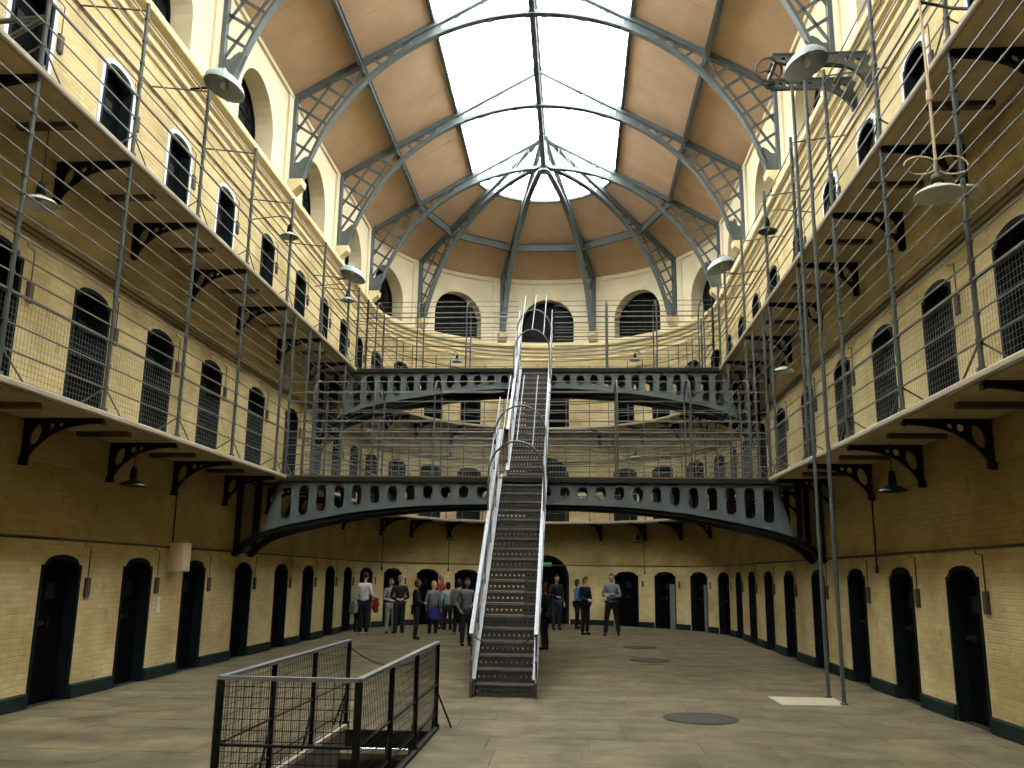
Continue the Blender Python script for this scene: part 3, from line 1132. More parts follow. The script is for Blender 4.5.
def railing(side, lv):
    Z = (Z1, Z2)[lv]
    rods = (ROD1, ROD2)[lv]
    top = (Z2 - Z1 - 0.1, 2.2)[lv]
    a, b = ((5.0, YA), (YA, YA + ARC), (YA + ARC, ST - 5.0))[('left', 'end', 'right').index(side)]
    gap = (B1A, B1B) if lv == 0 else (B2A, B2B)
    if side == 'right':
        gap = (ST - gap[1], ST - gap[0])
    off = OG - 0.045
    t = thing('gallery_railing', 'grey post and rod railing of the %s gallery, %s' % (('lower', 'upper')[lv],
              {'left': 'along the left side', 'right': 'along the right side', 'end': 'round the curved end'}[side]), 'railing',
              tuple(P((a + b) / 2, off, Z)), 'gallery railings', world=True)
    ps = [y for y in POSTY] if side == 'left' else [ST - y for y in POSTY] if side == 'right' else [sa(x) for x in POSTA]
    if side != 'end':
        ps = ps + list(gap)
    thin = 0.55 if side == 'end' else 1.0
    for s in ps:
        mb = MB()
        mb.tube([P(s, off, Z), P(s, off, Z + 0.04)], 0.05 * thin, 8)
        mb.tube([P(s, off, Z), P(s, off, Z + top)], 0.028 * thin, 6)
        for h in rods:
            mb.tube([P(s, off, Z + h - 0.018), P(s, off, Z + h + 0.018)], 0.038 * thin, 6)
        po = mb.build('post', M['steel'], t)
        if side != 'end':
            T, N = TN(s)
            d = 1 if side == 'left' else -1
            mb = MB(); mb.tube([P(s, off, Z + 0.29), P(s, off - 0.45, Z + 0.01)], 0.011, 5); mb.build('brace', M['rod'], po).matrix_parent_inverse = Matrix()
            mb = MB(); mb.tube([P(s, off, Z + 0.29), P(s + d * 0.42, off, Z + 0.01)], 0.011, 5); mb.build('brace', M['rod'], po).matrix_parent_inverse = Matrix()
            if lv == 1:
                mb = MB(); mb.tube([P(s, off, Z + 2.1), P(s, 0.0, Z + 2.22)], 0.014, 5); mb.build('tie_bar', M['rod'], po).matrix_parent_inverse = Matrix()
    if side == 'left' and lv == 1:
        for q0, q1 in (((off, Z + 0.62), (-0.0, Z + 0.55)), ((off, Z + 0.62), (0.0, Z + 0.05))):
            mb = MB(); mb.tube([P(8.1, q0[0], q0[1]), P(8.1, q1[0], q1[1])], 0.03, 6); mb.build('stay', M['steel'], t)
    for h in rods:
        r = 0.019 if h in (0.88, 0.83) else (0.0105 if side != 'end' else 0.008)
        if side != 'end' and h < 2.05:
            segs = [(a, gap[0]), (gap[1], b)]
        else:
            segs = [(a, b)]
        for x0, x1 in segs:
            mb = MB(); mb.tube([P(s, off, Z + h) for s in srange(x0, x1, 0.35)], r, 5)
            mb.build('handrail' if h in (0.88, 0.83) else 'rod', M['rod'], t)
    if lv == 0:
        # fine wire mesh behind the lower rods
        mb = MB()
        segs = [(a, b)] if side == 'end' else [(a, gap[0]), (gap[1], b)]
        for x0, x1 in segs:
            k = int((x1 - x0) / 0.062)
            for i in range(k + 1):
                s = x0 + (x1 - x0) * i / k
                mb.tube([P(s, off - 0.03, Z + 0.02), P(s, off - 0.03, Z + 0.87)], 0.0021, 3, caps=False)
            for i in range(14):
                zz = Z + 0.03 + 0.064 * i
                mb.tube([P(s, off - 0.03, zz) for s in srange(x0, x1, 0.35)], 0.0021, 3, caps=False)
        tag(mb.build('wire_mesh', M['mesh'], t), kind='stuff')


for side in ('left', 'end', 'right'):
    for lv in (0, 1):
        railing(side, lv)

# ================================================================== BRIDGES
def interp(tab, x):
    x = abs(x)
    for (a, za), (b, zb_) in zip(tab[:-1], tab[1:]):
        if x <= b:
            k = (x - a) / (b - a)
            return za + (zb_ - za) * k
    return tab[-1][1]


LOW1 = [(0, 3.0), (1.2, 2.985), (1.9, 2.96), (2.6, 2.90), (3.2, 2.83), (3.95, 2.70), (4.65, 2.55), (5.15, 2.40), (5.4, 2.25), (5.62, 2.02)]
LOW2 = [(0, 6.33), (0.8, 6.32), (1.43, 6.29), (2.5, 6.18), (3.48, 6.03), (4.25, 5.87), (4.76, 5.70), (5.2, 5.5), (5.45, 5.3), (5.62, 5.05)]


def bridge(Z, ya_, yb_, low, label, hoops, rods, meshy):
    t = thing('footbridge', label, 'bridge', (0, ya_, Z - 0.5), world=True)
    mb = MB(); mb.box((0, (ya_ + yb_) / 2, Z - 0.02), (2 * WG, yb_ - ya_ + 0.06, 0.04)); mb.build('deck', M['wood'], t)
    for k in range(14):
        mb = MB()
        mb.box((-WG + 0.33 + k * 0.662, (ya_ + yb_) / 2, Z - 0.09), (0.06, yb_ - ya_ - 0.1, 0.09))
        mb.build('cross_bearer', M['soffit'], t)
    for y, sg in ((ya_, 1), (yb_, -1)):
        xs = [-5.62 + 11.24 * i / 60 for i in range(61)]
        outer = [(x, interp(low, x)) for x in xs if abs(x) < 5.15] + [(4.88, Z - 0.45), (4.80, Z - 0.11), (-4.80, Z - 0.11), (-4.88, Z - 0.45)]
        holes = []
        for k in range(14):
            for s in (-1, 1):
                c = s * (0.795 - 0.3475 + 0.3475 * k)
                if abs(c) > 4.66:
                    continue
                r = 0.107
                zt = Z - 0.178 - r
                zb_ = min(interp(low, c) + 0.105 + r, zt)
                h = [(c + r * cos(a), zt + r * sin(a)) for a in [pi * i / 8 for i in range(9)]]
                h += [(c - r * cos(a), zb_ - r * sin(a)) for a in [pi * i / 8 for i in range(9)]]
                if abs(zt - zb_) < 1e-4:
                    h = h[:9] + h[10:17]
                holes.append(h)
        y0, y1 = (y, y + 0.035) if sg > 0 else (y - 0.035, y)
        mb = MB(); mb.plate(outer, holes, lambda u, v, q: (u, q, v), y0, y1)
        gd = mb.build('girder', M['girder'], t)
        fy = y - 0.012 * sg
        for h in holes:
            mb = MB()
            mb.tube([(a, fy + 0.008 * sg, b) for a, b in h], 0.014, 4, closed=True)
            mb.build('slot_rim', M['girder'], gd).matrix_parent_inverse = Matrix()
        mb = MB(); mb.box((0, y + 0.02 * sg, Z - 0.075), (11.2 if False else 2 * WG, 0.20, 0.085)); mb.build('top_flange', M['soffit'], gd).matrix_parent_inverse = Matrix()
        mb = MB()
        pts = [(x, interp(low, x)) for x in xs]
        for a, b in zip(pts[:-1], pts[1:]):
            if abs(a[0]) > 5.2 or abs(b[0]) > 5.2:
                continue
            mb.bar((a[0], y - 0.02 * sg, a[1]), (b[0], y - 0.02 * sg, b[1]), 0.07, 0.03, (0, 1, 0))
        mb.build('bottom_edge', M['girder'], gd).matrix_parent_inverse = Matrix()
        mb = MB()
        for a, b in zip(pts[:-1], pts[1:]):
            th = 0.05 + 0.045 * min(1, max(abs(a[0]), abs(b[0])) / 4.5)
            mb.bar((a[0], y + 0.11 * sg, a[1] - th / 2), (b[0], y + 0.11 * sg, b[1] - th / 2), 0.22, th, (0, 1, 0))
        for x in (-5.56, -5.18, 5.18, 5.56):
            mb.bar((x, y + 0.05 * sg, interp(low, x)), (x, y + 0.05 * sg, Z - 0.1), 0.10, 0.08, (1, 0, 0))
        mb.build('arched_flange', M['soffit'], gd).matrix_parent_inverse = Matrix()  # shade of the unlit underside is put into the flange's dark colour
    # fence
    f = thing('bridge_fence', 'grey rod fence with looped posts on the %s' % ('lower bridge' if Z == Z1 else 'upper bridge'), 'fence', (0, ya_, Z), world=True)
    H = max(rods)
    for x in hoops:
        pts = [(x, ya_ + 0.05, Z), (x, ya_ + 0.05, Z + H - 0.25)]
        for i in range(1, 8):
            a = pi * i / 8
            pts.append((x, (ya_ + yb_) / 2 - (yb_ - ya_ - 0.1) / 2 * cos(a), Z + H - 0.25 + 0.36 * sin(a)))
        pts += [(x, yb_ - 0.05, Z + H - 0.25), (x, yb_ - 0.05, Z)]
        mb = MB(); mb.tube(pts, 0.019, 6); mb.build('looped_post', M['galvdull'] if False else M['steel'], f)
    for y in (ya_ + 0.05, yb_ - 0.05):
        for h in rods:
            for sg in (-1, 1):
                mb = MB(); mb.tube([(sg * 0.47, y, Z + h), (sg * (WG + 0.03), y, Z + h)], 0.015 if abs(h - 0.87) < 0.04 else 0.0095, 5)
                mb.build('handrail' if abs(h - 0.87) < 0.04 else 'rod', M['rod'], f)
    if meshy:
        mb = MB()
        for y in (ya_ + 0.06, yb_ - 0.06):
            for sg in (-1, 1):
                for i in range(68):
                    x = sg * (0.5 + i * 0.062)
                    mb.tube([(x, y, Z + 0.02), (x, y, Z + 0.86)], 0.0021, 3, caps=False)
                for i in range(14):
                    mb.tube([(sg * 0.5, y, Z + 0.03 + 0.064 * i), (sg * WG, y, Z + 0.03 + 0.064 * i)], 0.0021, 3, caps=False)
        tag(mb.build('wire_mesh', M['mesh'], f), kind='stuff')


bridge(Z1, B1A, B1B, LOW1, 'lower grey iron footbridge with slotted arched girders', [-4.2, -2.98, -1.77, 1.82, 3.23, 4.35],
       [0.21, 0.42, 0.60, 0.75, 0.87, 1.08, 1.26, 1.48, 1.66, 1.88], True)
bridge(Z2, B2A, B2B, LOW2, 'upper grey iron footbridge with slotted arched girders', [-4.2, -3.1, -1.81, 1.84, 3.1, 4.3],
       [0.28, 0.47, 0.60, 0.84, 1.02, 1.21, 1.37, 1.50, 1.67, 1.80], False)

# ================================================================== STAIRCASE
def hole_row(w_, h_, n, r):
    out = [(-w_ / 2, 0), (w_ / 2, 0), (w_ / 2, h_), (-w_ / 2, h_)]
    hs = []
    for i in range(n):
        cx = -w_ / 2 + w_ * (i + 0.5) / n
        hs.append([(cx + r * cos(a), h_ * 0.48 + r * sin(a)) for a in [2 * pi * k / 8 for k in range(8)]])
    return out, hs


def flight(t, y0, z0, n, rise, going, hw, rail_from, z_end, hoops, cage_y, cage_z, rail_h=1.02):
    m = rise / going
    out, hs = hole_row(2 * hw - 0.04, rise - 0.035, 11, 0.018)
    mb = MB(); mb.plate(out, hs, lambda u, v, q: (u, q, v), 0.0, 0.006)
    rm = mb.mesh('riser'); rm.materials.append(M['galvdull'])
    mb = MB(); mb.box((0, going / 2 + 0.01, -0.012), (2 * hw - 0.04, going + 0.02, 0.02)); trm = mb.mesh('tread'); trm.materials.append(M['galvdull'])
    mb = MB(); mb.box((0, -0.006, -0.012), (2 * hw - 0.04, 0.022, 0.03)); nom = mb.mesh('nosing'); nom.materials.append(M['tread'])
    base = Vector(t['_base'])
    for k in range(n):
        o = obj('riser', rm, t); o.location = (0, y0 + k * going, z0 + k * rise + 0.006)
        if k < n - 1:
            o = obj('tread', trm, t); o.location = (0, y0 + k * going, z0 + (k + 1) * rise)
            q = obj('nosing', nom, o)
            q.matrix_parent_inverse = Matrix()
    yl = y0 + (n - 1) * going
    zl_ = z0 + n * rise
    for sg in (-1, 1):
        mb = MB()
        prof = [(y0 - 0.06, z0), (y0 + 0.24, z0), (yl + 0.05, zl_ - rise - 0.13), (yl + 0.05, zl_ + 0.03), (y0 - 0.06, z0 + rise + 0.05)]
        mb.plate(prof, [], lambda u, v, q: (q, u, v), sg * hw - 0.012, sg * hw + 0.012)
        st = mb.build('stringer', M['galvdull'], t)
        mb = MB(); mb.bar((sg * hw, y0 - 0.06, z0 + rise + 0.06), (sg * hw, yl + 0.05, zl_ + 0.04), 0.07, 0.018); mb.build('flange', M['galv'], st).matrix_parent_inverse = Matrix()
        # rails
        def rz(y, h):
            return z0 + (y - y0) * m + h
        ys = y0 + rail_from
        for h, wd, ht, mm in ((rail_h, 0.055, 0.05, 'galv'), (rail_h * 0.66, 0.02, 0.02, 'galvdull'), (rail_h * 0.38, 0.02, 0.02, 'galvdull')):
            mb = MB(); mb.bar((sg * (hw + 0.02), ys, rz(ys, h)), (sg * (hw + 0.02), yl + 0.08, rz(yl + 0.08, h)), wd, ht)
            mb.build('handrail' if mm == 'galv' else 'rail', M[mm], t)
        for k in range(6):
            y = ys + 0.08 + (yl - ys - 0.05) * k / 5
            mb = MB(); mb.tube([(sg * (hw + 0.02), y, max(z0, rz(y, 0.08))), (sg * (hw + 0.02), y, rz(y, rail_h))], 0.014, 6)
            mb.build('baluster', M['steel'], t)
    for y in hoops:
        zt = z0 + (y - y0) * m + 2.22
        zs = zt - 0.55
        w_ = hw + 0.04
        pts = [(-w_, y, z0 + (y - y0) * m + rail_h * 0.9), (-w_, y, zs)]
        pts += [(-w_ * cos(pi * i / 12), y, zs + 0.55 * sin(pi * i / 12)) for i in range(1, 12)]
        pts += [(w_, y, zs), (w_, y, z0 + (y - y0) * m + rail_h * 0.9)]
        mb = MB(); mb.tube(pts, 0.017, 6); mb.build('hoop', M['steel'], t)
    ya_ = hoops[0]
    for x in (-0.27, 0.0, 0.27):
        zt = z0 + (ya_ - y0) * m + 2.22 - 0.06 * (abs(x) > 0.1) * 2
        mb = MB(); mb.tube([(x, ya_, zt), (x, cage_y, cage_z)], 0.011, 5); mb.build('cage_bar', M['galv'], t)
    for sg in (-1, 1):
        for h in (1.25, 1.5, 1.7):
            zt = z0 + (ya_ - y0) * m + h
            ze = z0 + (cage_y - y0) * m + h
            mb = MB(); mb.tube([(sg * (hw + 0.04), ya_, zt), (sg * (hw + 0.04), cage_y, ze)], 0.011, 5); mb.build('cage_bar', M['galv'], t)


t = thing('staircase', 'narrow perforated steel staircase climbing from the floor to the lower bridge', 'staircase', (0, 12.85, 0), 'steel stairs', world=True)
flight(t, 12.85, 0.0, 20, Z1 / 20, (B1A - 12.85) / 19, 0.43, -0.22, Z1, [14.9, 15.9], B1A + 0.05, Z1 + 2.0)
mb = MB(); pts = []
for i in range(13):
    k = i / 12
    pts.append((-0.44 + 0.88 * k, 12.66, 0.84 - 0.17 * 4 * k * (1 - k)))
mb.tube(pts, 0.009, 5); mb.build('rope', M['rope'], t)
t = thing('staircase', 'upper steel stair flight with hooped cage between the two bridges', 'staircase', (0, 18.0, Z1), 'steel stairs', world=True)
flight(t, 18.02, Z1, 19, (Z2 - Z1) / 19, (B2A - 18.02) / 18, 0.38, 0.1, Z2, [20.0, 21.0], B2A + 0.05, Z2 + 1.95)

# ================================================================== GUARD ROUND THE SUNKEN STAIR
GX0, GX1, GY0, GY1, GH = -1.54, -0.54, 6.45, 10.16, 0.91
t = thing('stairwell_guard', 'three-sided black mesh guard rail with pale top rail round the sunken stair', 'guard rail', ((GX0 + GX1) / 2, GY0, 0), world=True)
gy = [GY0, 7.62, 8.82, GY1]
for x in (GX0, GX1):
    for i, y in enumerate(gy):
        mb = MB()
        mb.tube([(x, y, 0), (x, y, GH - 0.01)], 0.024 if i else 0.03, 8)
        mb.tube([(x, y, 0), (x, y, 0.05)], 0.042, 8)
        p = mb.build('post', M['iron'], t)
        if i:
            sg = -1 if x == GX0 else 1
            for dx, dy in (((0.16 * sg, 0.10),) if i == 3 else ()) + ((0.0, -0.30),):
                mb = MB(); mb.tube([(x, y, 0.40), (x + dx, y + dy, 0.0)], 0.011, 6); mb.build('brace', M['iron'], p).matrix_parent_inverse = Matrix()
for a, b in (((GX0, GY0), (GX0, GY1)), ((GX1, GY0), (GX1, GY1)), ((GX0, GY0), (GX1, GY0))):
    A, B = Vector((*a, GH)), Vector((*b, GH))
    mb = MB(); mb.bar(A, B, 0.05, 0.028); mb.build('top_rail', M['galv'], t)
    for z in (0.46, 0.16, 0.02):
        mb = MB(); mb.tube([Vector((*a, z)), Vector((*b, z))], 0.011, 6); mb.build('rail', M['iron'], t)
    d = (B - A); L = d.length; d.normalize()
    mb = MB()
    k = int(L / 0.058)
    for i in range(1, k):
        q = A + d * (L * i / k); mb.tube([(q.x, q.y, 0.02), (q.x, q.y, GH - 0.01)], 0.0028, 3, caps=False)
    for i in range(12):
        z = 0.05 + i * 0.073; mb.tube([(A.x, A.y, z), (B.x, B.y, z)], 0.0028, 3, caps=False)
    tag(mb.build('wire_mesh', M['iron'], t), kind='stuff')
ln = 44
for i in range(ln):
    k = (i + 0.5) / ln
    c = Vector((GX0 + (GX1 - GX0) * k, GY1, GH - 0.06 - 0.2 * 4 * k * (1 - k)))
    slope = -0.2 * 4 * (1 - 2 * k)
    dv = Vector((1, 0, slope)).normalized()
    ov = Vector((0, 1, 0)) if i % 2 else dv.cross(Vector((0, 1, 0)))
    mb = MB(); mb.tube([c + dv * 0.017 * cos(a) + ov * 0.008 * sin(a) for a in [2 * pi * j / 8 for j in range(8)]], 0.003, 4, closed=True)
    mb.build('chain_link', M['iron'], t)

# ------------------------------------------------------------------ floor covers and slab
def cover(x, y, r, label):
    mb = MB(); mb.lathe([(r, -0.01), (r, 0.006), (r - 0.03, 0.008), (r - 0.035, 0.003), (r - 0.05, 0.003), (r - 0.055, 0.007), (0.001, 0.007)], (0, 0, 0), 32)
    o = mb.build('manhole_cover', M['cover']); o.location = (x, y, 0.0)
    tag(o, label, 'cover', 'round floor covers')


cover(2.49, 11.35, 0.45, 'round grey metal cover in the floor nearest the camera')
cover(2.51, 18.9, 0.42, 'round grey floor cover halfway to the standing man')
cover(2.56, 22.25, 0.42, 'round grey floor cover furthest back, in front of the man with folded arms')
mb = MB(); mb.plate([(3.75, 12.68), (4.62, 12.72), (4.66, 13.52), (3.74, 13.52)], [], lambda u, v, q: (u, v, q), -0.01, 0.008)
tag(mb.build('floor_slab', M['slab']), 'pale rectangular slab set in the floor by the two poles', 'slab')

# ------------------------------------------------------------------ hoist with wheel, two poles
t = thing('hoist', 'grey iron wall hoist with two scrolled arms and a spoked wheel, top right', 'hoist', (W, 13.2, 9.2), world=True)
arm_o = [(0, 0), (1.50, 0), (1.54, -0.03), (1.44, -0.13), (1.30, -0.17), (0.62, -0.17), (0.44, -0.20), (0.30, -0.27), (0.18, -0.38), (0.10, -0.50), (0.08, -0.58), (0, -0.58)]
ah = [[(cx + 0.035 * cos(a), -0.085 + 0.035 * sin(a)) for a in [2 * pi * k / 8 for k in range(8)]] for cx in (0.75, 0.87, 0.99, 1.11, 1.23, 1.34)]
ah += [[(0.20 + 0.06 * cos(a), -0.16 + 0.07 * sin(a)) for a in [2 * pi * k / 8 for k in range(8)]], [(0.36 + 0.05 * cos(a), -0.10 + 0.045 * sin(a)) for a in [2 * pi * k / 8 for k in range(8)]]]
for y in (12.86, 13.60):
    mb = MB(); mb.plate(arm_o, ah, lambda u, v, q: (W - u, y + q, 9.78 + v), -0.035, 0.035)
    mb.box((W - 0.76, y, 9.785), (1.5, 0.10, 0.025))
    mb.build('arm', M['steel'], t)
for x in (4.2, 4.75, 5.3):
    mb = MB(); mb.bar((x, 12.86, 9.72), (x, 13.60, 9.72), 0.05, 0.07); mb.build('cross_bar', M['steel'], t)
wc = Vector((4.10, 13.0, 9.62))
mb = MB(); mb.tube([wc + Vector((0.205 * cos(a), 0, 0.205 * sin(a))) for a in [2 * pi * k / 28 for k in range(28)]], 0.02, 6, closed=True)
wh = mb.build('wheel', M['pipe'], t)
for k in range(3):
    a = radians(80 + 120 * k)
    mb = MB(); mb.tube([wc, wc + Vector((0.2 * cos(a), 0, 0.2 * sin(a)))], 0.013, 6); mb.build('spoke', M['pipe'], wh).matrix_parent_inverse = Matrix()
mb = MB(); mb.lathe([(0, -0.05), (0.035, -0.05), (0.035, 0.05), (0, 0.05)], wc, 10, Matrix.Rotation(pi / 2, 3, 'X')); mb.build('wheel_hub', M['pipe'], wh).matrix_parent_inverse = Matrix()
mb = MB(); mb.tube([wc, wc + Vector((0.05, 0.06, 0.12)), wc + Vector((0.25, 0.02, 0.15)), (4.5, 12.86, 9.75)], 0.028, 6); mb.build('wheel_fork', M['steel'], t)
for (x, y, nm, zt) in ((4.60, 13.56, 'further', 9.68), (4.60, 12.81, 'nearer', 9.68)):
    mb = MB(); mb.tube([(0, 0, 0), (0, 0, zt)], 0.028, 8); mb.lathe([(0.05, 0), (0.05, 0.03), (0.03, 0.035)], (0, 0, 0), 10)
    o = mb.build('pole', M['steel']); o.location = (x, y, 0)
    tag(o, 'tall thin grey pole from the floor to the wall hoist, %s of the two' % nm, 'pole', 'hoist poles')

# ------------------------------------------------------------------ conduits
def conduit(z, off, r, label, s0=YB, s1=ST - YB):
    mb = MB(); mb.tube([P(s, off, z) for s in srange(s0, s1, 0.3)], r, 6)
    o = mb.build('conduit', M['pipe'])
    tag(o, label, 'pipe')


conduit(2.03, 0.02, 0.018, 'brown pipe running round the wall just above the ground floor cell doors')
conduit(Z1 + 2.20, 0.025, 0.016, 'brown cable pipe above the cell doors of the lower gallery, upper of the pair')
conduit(Z1 + 2.13, 0.02, 0.012, 'brown cable pipe above the cell doors of the lower gallery, lower of the pair')
conduit(Z2 + 2.20, 0.022, 0.014, 'brown cable pipe above the whitewashed doors of the upper gallery')


def drop(s, z0, z1, label):
    mb = MB(); mb.tube([P(s, 0.03, z0), P(s, 0.03, z1)], 0.013, 6)
    mb.tube([P(s, 0.03, z0), P(s, 0.03, z0 - 0.09)], 0.03, 6)
    tag(mb.build('drop_pipe', M['pipe']), label, 'pipe', 'vertical drop pipes')


drop(14.32, 2.10, 2.93, 'vertical pipe from the gallery bracket down to the beige wall box')
drop(ST - 14.2, 1.85, 2.93, 'vertical pipe down the right wall below the second lamp bracket')
for a, z1, nm in ((-68, 2.9, 'leftmost'), (-37, 2.9, 'second from the left'), (37, 2.9, 'right')):
    drop(sa(a), 1.85, z1, 'vertical pipe on the rounded end wall, ' + nm)
o = MB()
o.box((0, 0.13, 0), (0.30, 0.26, 0.46)); o.box((0, 0.265, 0), (0.27, 0.012, 0.42))
o = o.build('wall_box', M['beige']); o.matrix_world = frame(14.38, 0, 1.87)
tag(o, 'beige metal box high on the left wall between two cell doors', 'box')
mb = MB(); mb.box((0, 0.008, 0), (0.12, 0.006, 0.24)); o = mb.build('notice', M['white']); o.matrix_world = frame(14.06, 0, 1.13)
tag(o, 'small white notice on the left wall below a switch box', 'notice')

# ------------------------------------------------------------------ lamps
def shade_prof(r, h):
    return [(0.035, h), (0.05, h * 0.8), (r * 0.45, h * 0.62), (r * 0.8, h * 0.32), (r, 0.0), (r * 1.02, -0.012), (r * 0.97, -0.006), (r * 0.78, h * 0.28), (r * 0.43, h * 0.56), (0.03, h * 0.7)]


def pendant(loc, top, r, col, label, group, cap='iron', arm=None):
    t = thing('pendant_lamp', label, 'lamp', loc, group)
    mb = MB(); mb.lathe(shade_prof(r, r * 0.55), (0, 0, 0), 20); mb.build('shade', M[col], t, smooth=True)
    mb = MB(); mb.lathe([(0, r * 0.55 + 0.16), (0.03, r * 0.55 + 0.155), (0.045, r * 0.55 + 0.10), (0.055, r * 0.5), (0, r * 0.48)], (0, 0, 0), 12); mb.build('cap', M[cap], t, smooth=True)
    mb = MB(); mb.lathe([(0, r * 0.45), (0.025, r * 0.42), (0.04, r * 0.2), (0.025, 0.02), (0, 0.0)], (0, 0, 0), 10); mb.build('bulb', M['shade'], t, smooth=True)
    if arm is None:
        mb = MB(); mb.tube([(0, 0, r * 0.55 + 0.14), (0, 0, top - loc[2])], 0.007, 5); mb.build('cord', M['pipe'], t)
    else:
        pts = [Vector(a) - Vector(loc) for a in arm]
        mb = MB(); mb.tube(pts + [(0, 0, r * 0.55 + 0.14)], 0.012, 6); mb.build('arm', M['steel'], t)
    return t


ZS1, ZS2 = Z1 - 0.09, Z2 - 0.09
pendant((-5.12, 11.85, 2.80), ZS1, 0.19, 'green', 'green enamel pendant lamp under the left lower gallery, nearest', 'green pendant lamps')
pendant((5.12, 11.85, 2.79), ZS1, 0.19, 'green', 'green enamel pendant lamp under the right lower gallery, nearest', 'green pendant lamps')
pendant((-5.0, 20.9, 2.80), ZS1, 0.19, 'green', 'green pendant lamp under the left lower gallery, behind the lower bridge', 'green pendant lamps')
pendant((5.0, 22.0, 2.80), ZS1, 0.19, 'green', 'green pendant lamp under the right lower gallery, behind the lower bridge', 'green pendant lamps')


def wall_lamp(px, py, z, r, col, label, group, goose=0.22):
    d = Vector((px, py - YA)); d.normalize()
    wpt = Vector((d.x * (W - 0.01), YA + d.y * (W - 0.01)))
    arm = [(wpt.x, wpt.y, z + r * 0.55 + goose), (px + d.x * 0.12, py + d.y * 0.12, z + r * 0.55 + goose + 0.08), (px, py, z + r * 0.55 + goose)]
    return pendant((px, py, z), 0, r, col, label, group, arm=arm)


wall_lamp(-3.30, 30.73, 2.84, 0.17, 'green', 'small green lamp on the rounded end wall at ground level, left', 'green wall lamps')
wall_lamp(3.15, 30.84, 2.82, 0.17, 'green', 'small green lamp on the rounded end wall at ground level, right', 'green wall lamps')
wall_lamp(-3.37, 30.67, 5.62, 0.19, 'bluegrey', 'grey lamp on the rounded end wall above the lower gallery, left', 'grey wall lamps')
wall_lamp(3.13, 30.84, 5.72, 0.19, 'bluegrey', 'grey lamp on the rounded end wall above the lower gallery, right', 'grey wall lamps')
wall_lamp(-3.23, 30.78, 9.17, 0.19, 'bluegrey', 'grey gooseneck lamp on the rounded end wall of the upper gallery, left', 'grey wall lamps')
wall_lamp(3.16, 30.84, 9.22, 0.19, 'bluegrey', 'grey gooseneck lamp on the rounded end wall of the upper gallery, right', 'grey wall lamps')
pendant((-5.1, 9.0, 5.72), ZS2, 0.21, 'shade', 'white enamel pendant lamp under the left upper gallery, nearest', 'white pendant lamps', 'soffit')
pendant((5.1, 9.05, 5.68), ZS2, 0.21, 'shade', 'white enamel pendant lamp under the right upper gallery, behind the rod lamp', 'white pendant lamps', 'soffit')
pendant((-5.1, 25.8, 5.78), ZS2, 0.21, 'shade', 'white enamel pendant lamp under the left upper gallery, at the start of the curve', 'white pendant lamps', 'soffit')
pendant((5.1, 17.3, 5.66), ZS2, 0.21, 'shade', 'white enamel pendant lamp under the right upper gallery above the lower bridge', 'white pendant lamps', 'soffit')
for (x, y, z, col, nm) in ((4.72, 16.35, 8.22, 'green', 'green topped lamp on an arm of the right upper gallery railing'),
                           (-4.72, 16.35, 8.24, 'bluegrey', 'grey green lamp on an arm of the left upper gallery railing, nearer'),
                           (-4.72, 21.0, 8.38, 'bluegrey', 'grey green lamp on an arm of the left upper gallery railing, further')):
    sg = -1 if x < 0 else 1
    pendant((x, y, z), 0, 0.19, col, nm, 'railing lamps', arm=[(sg * 5.62, y + 0.1, z + 0.42), (x + sg * 0.2, y, z + 0.45), (x, y, z + 0.38)])
# lamp on a long rod, near right
t = thing('rod_lamp', 'large white enamel lamp on a long rod in front of the right railing', 'lamp', (4.32, 7.8, 5.12))
mb = MB(); mb.lathe(shade_prof(0.215, 0.11), (0, 0, 0), 24); mb.build('shade', M['shade'], t, smooth=True)
mb = MB(); mb.lathe([(0, 0.34), (0.02, 0.34), (0.022, 0.2), (0.05, 0.19), (0.055, 0.12), (0, 0.12)], (0, 0, 0), 12); mb.build('cap', M['pipe'], t, smooth=True)
mb = MB(); mb.tube([(0, 0, 0.3), (0.0, 0, 1.05), (-0.01, 0, 2.0)], 0.015, 6); mb.tube([(0, 0, 0.95), (0, 0, 1.05)], 0.03, 8); mb.build('rod', M['beige'], t)
mb = MB(); mb.tube([(-0.01, 0, 2.0), (0.3, 0.02, 1.93), (1.3, -0.3, 1.62)], 0.018, 6); mb.build('support_bar', M['steel'], t)
for sg in (-1, 1):
    mb = MB(); mb.tube([(sg * (0.14 - 0.15 * cos(a)), 0, 0.29 + 0.09 * sin(a)) for a in [pi * (1.0 - 1.75 * q / 14) + 0.0 for q in range(15)]], 0.008, 5); mb.build('scroll', M['beige'], t)

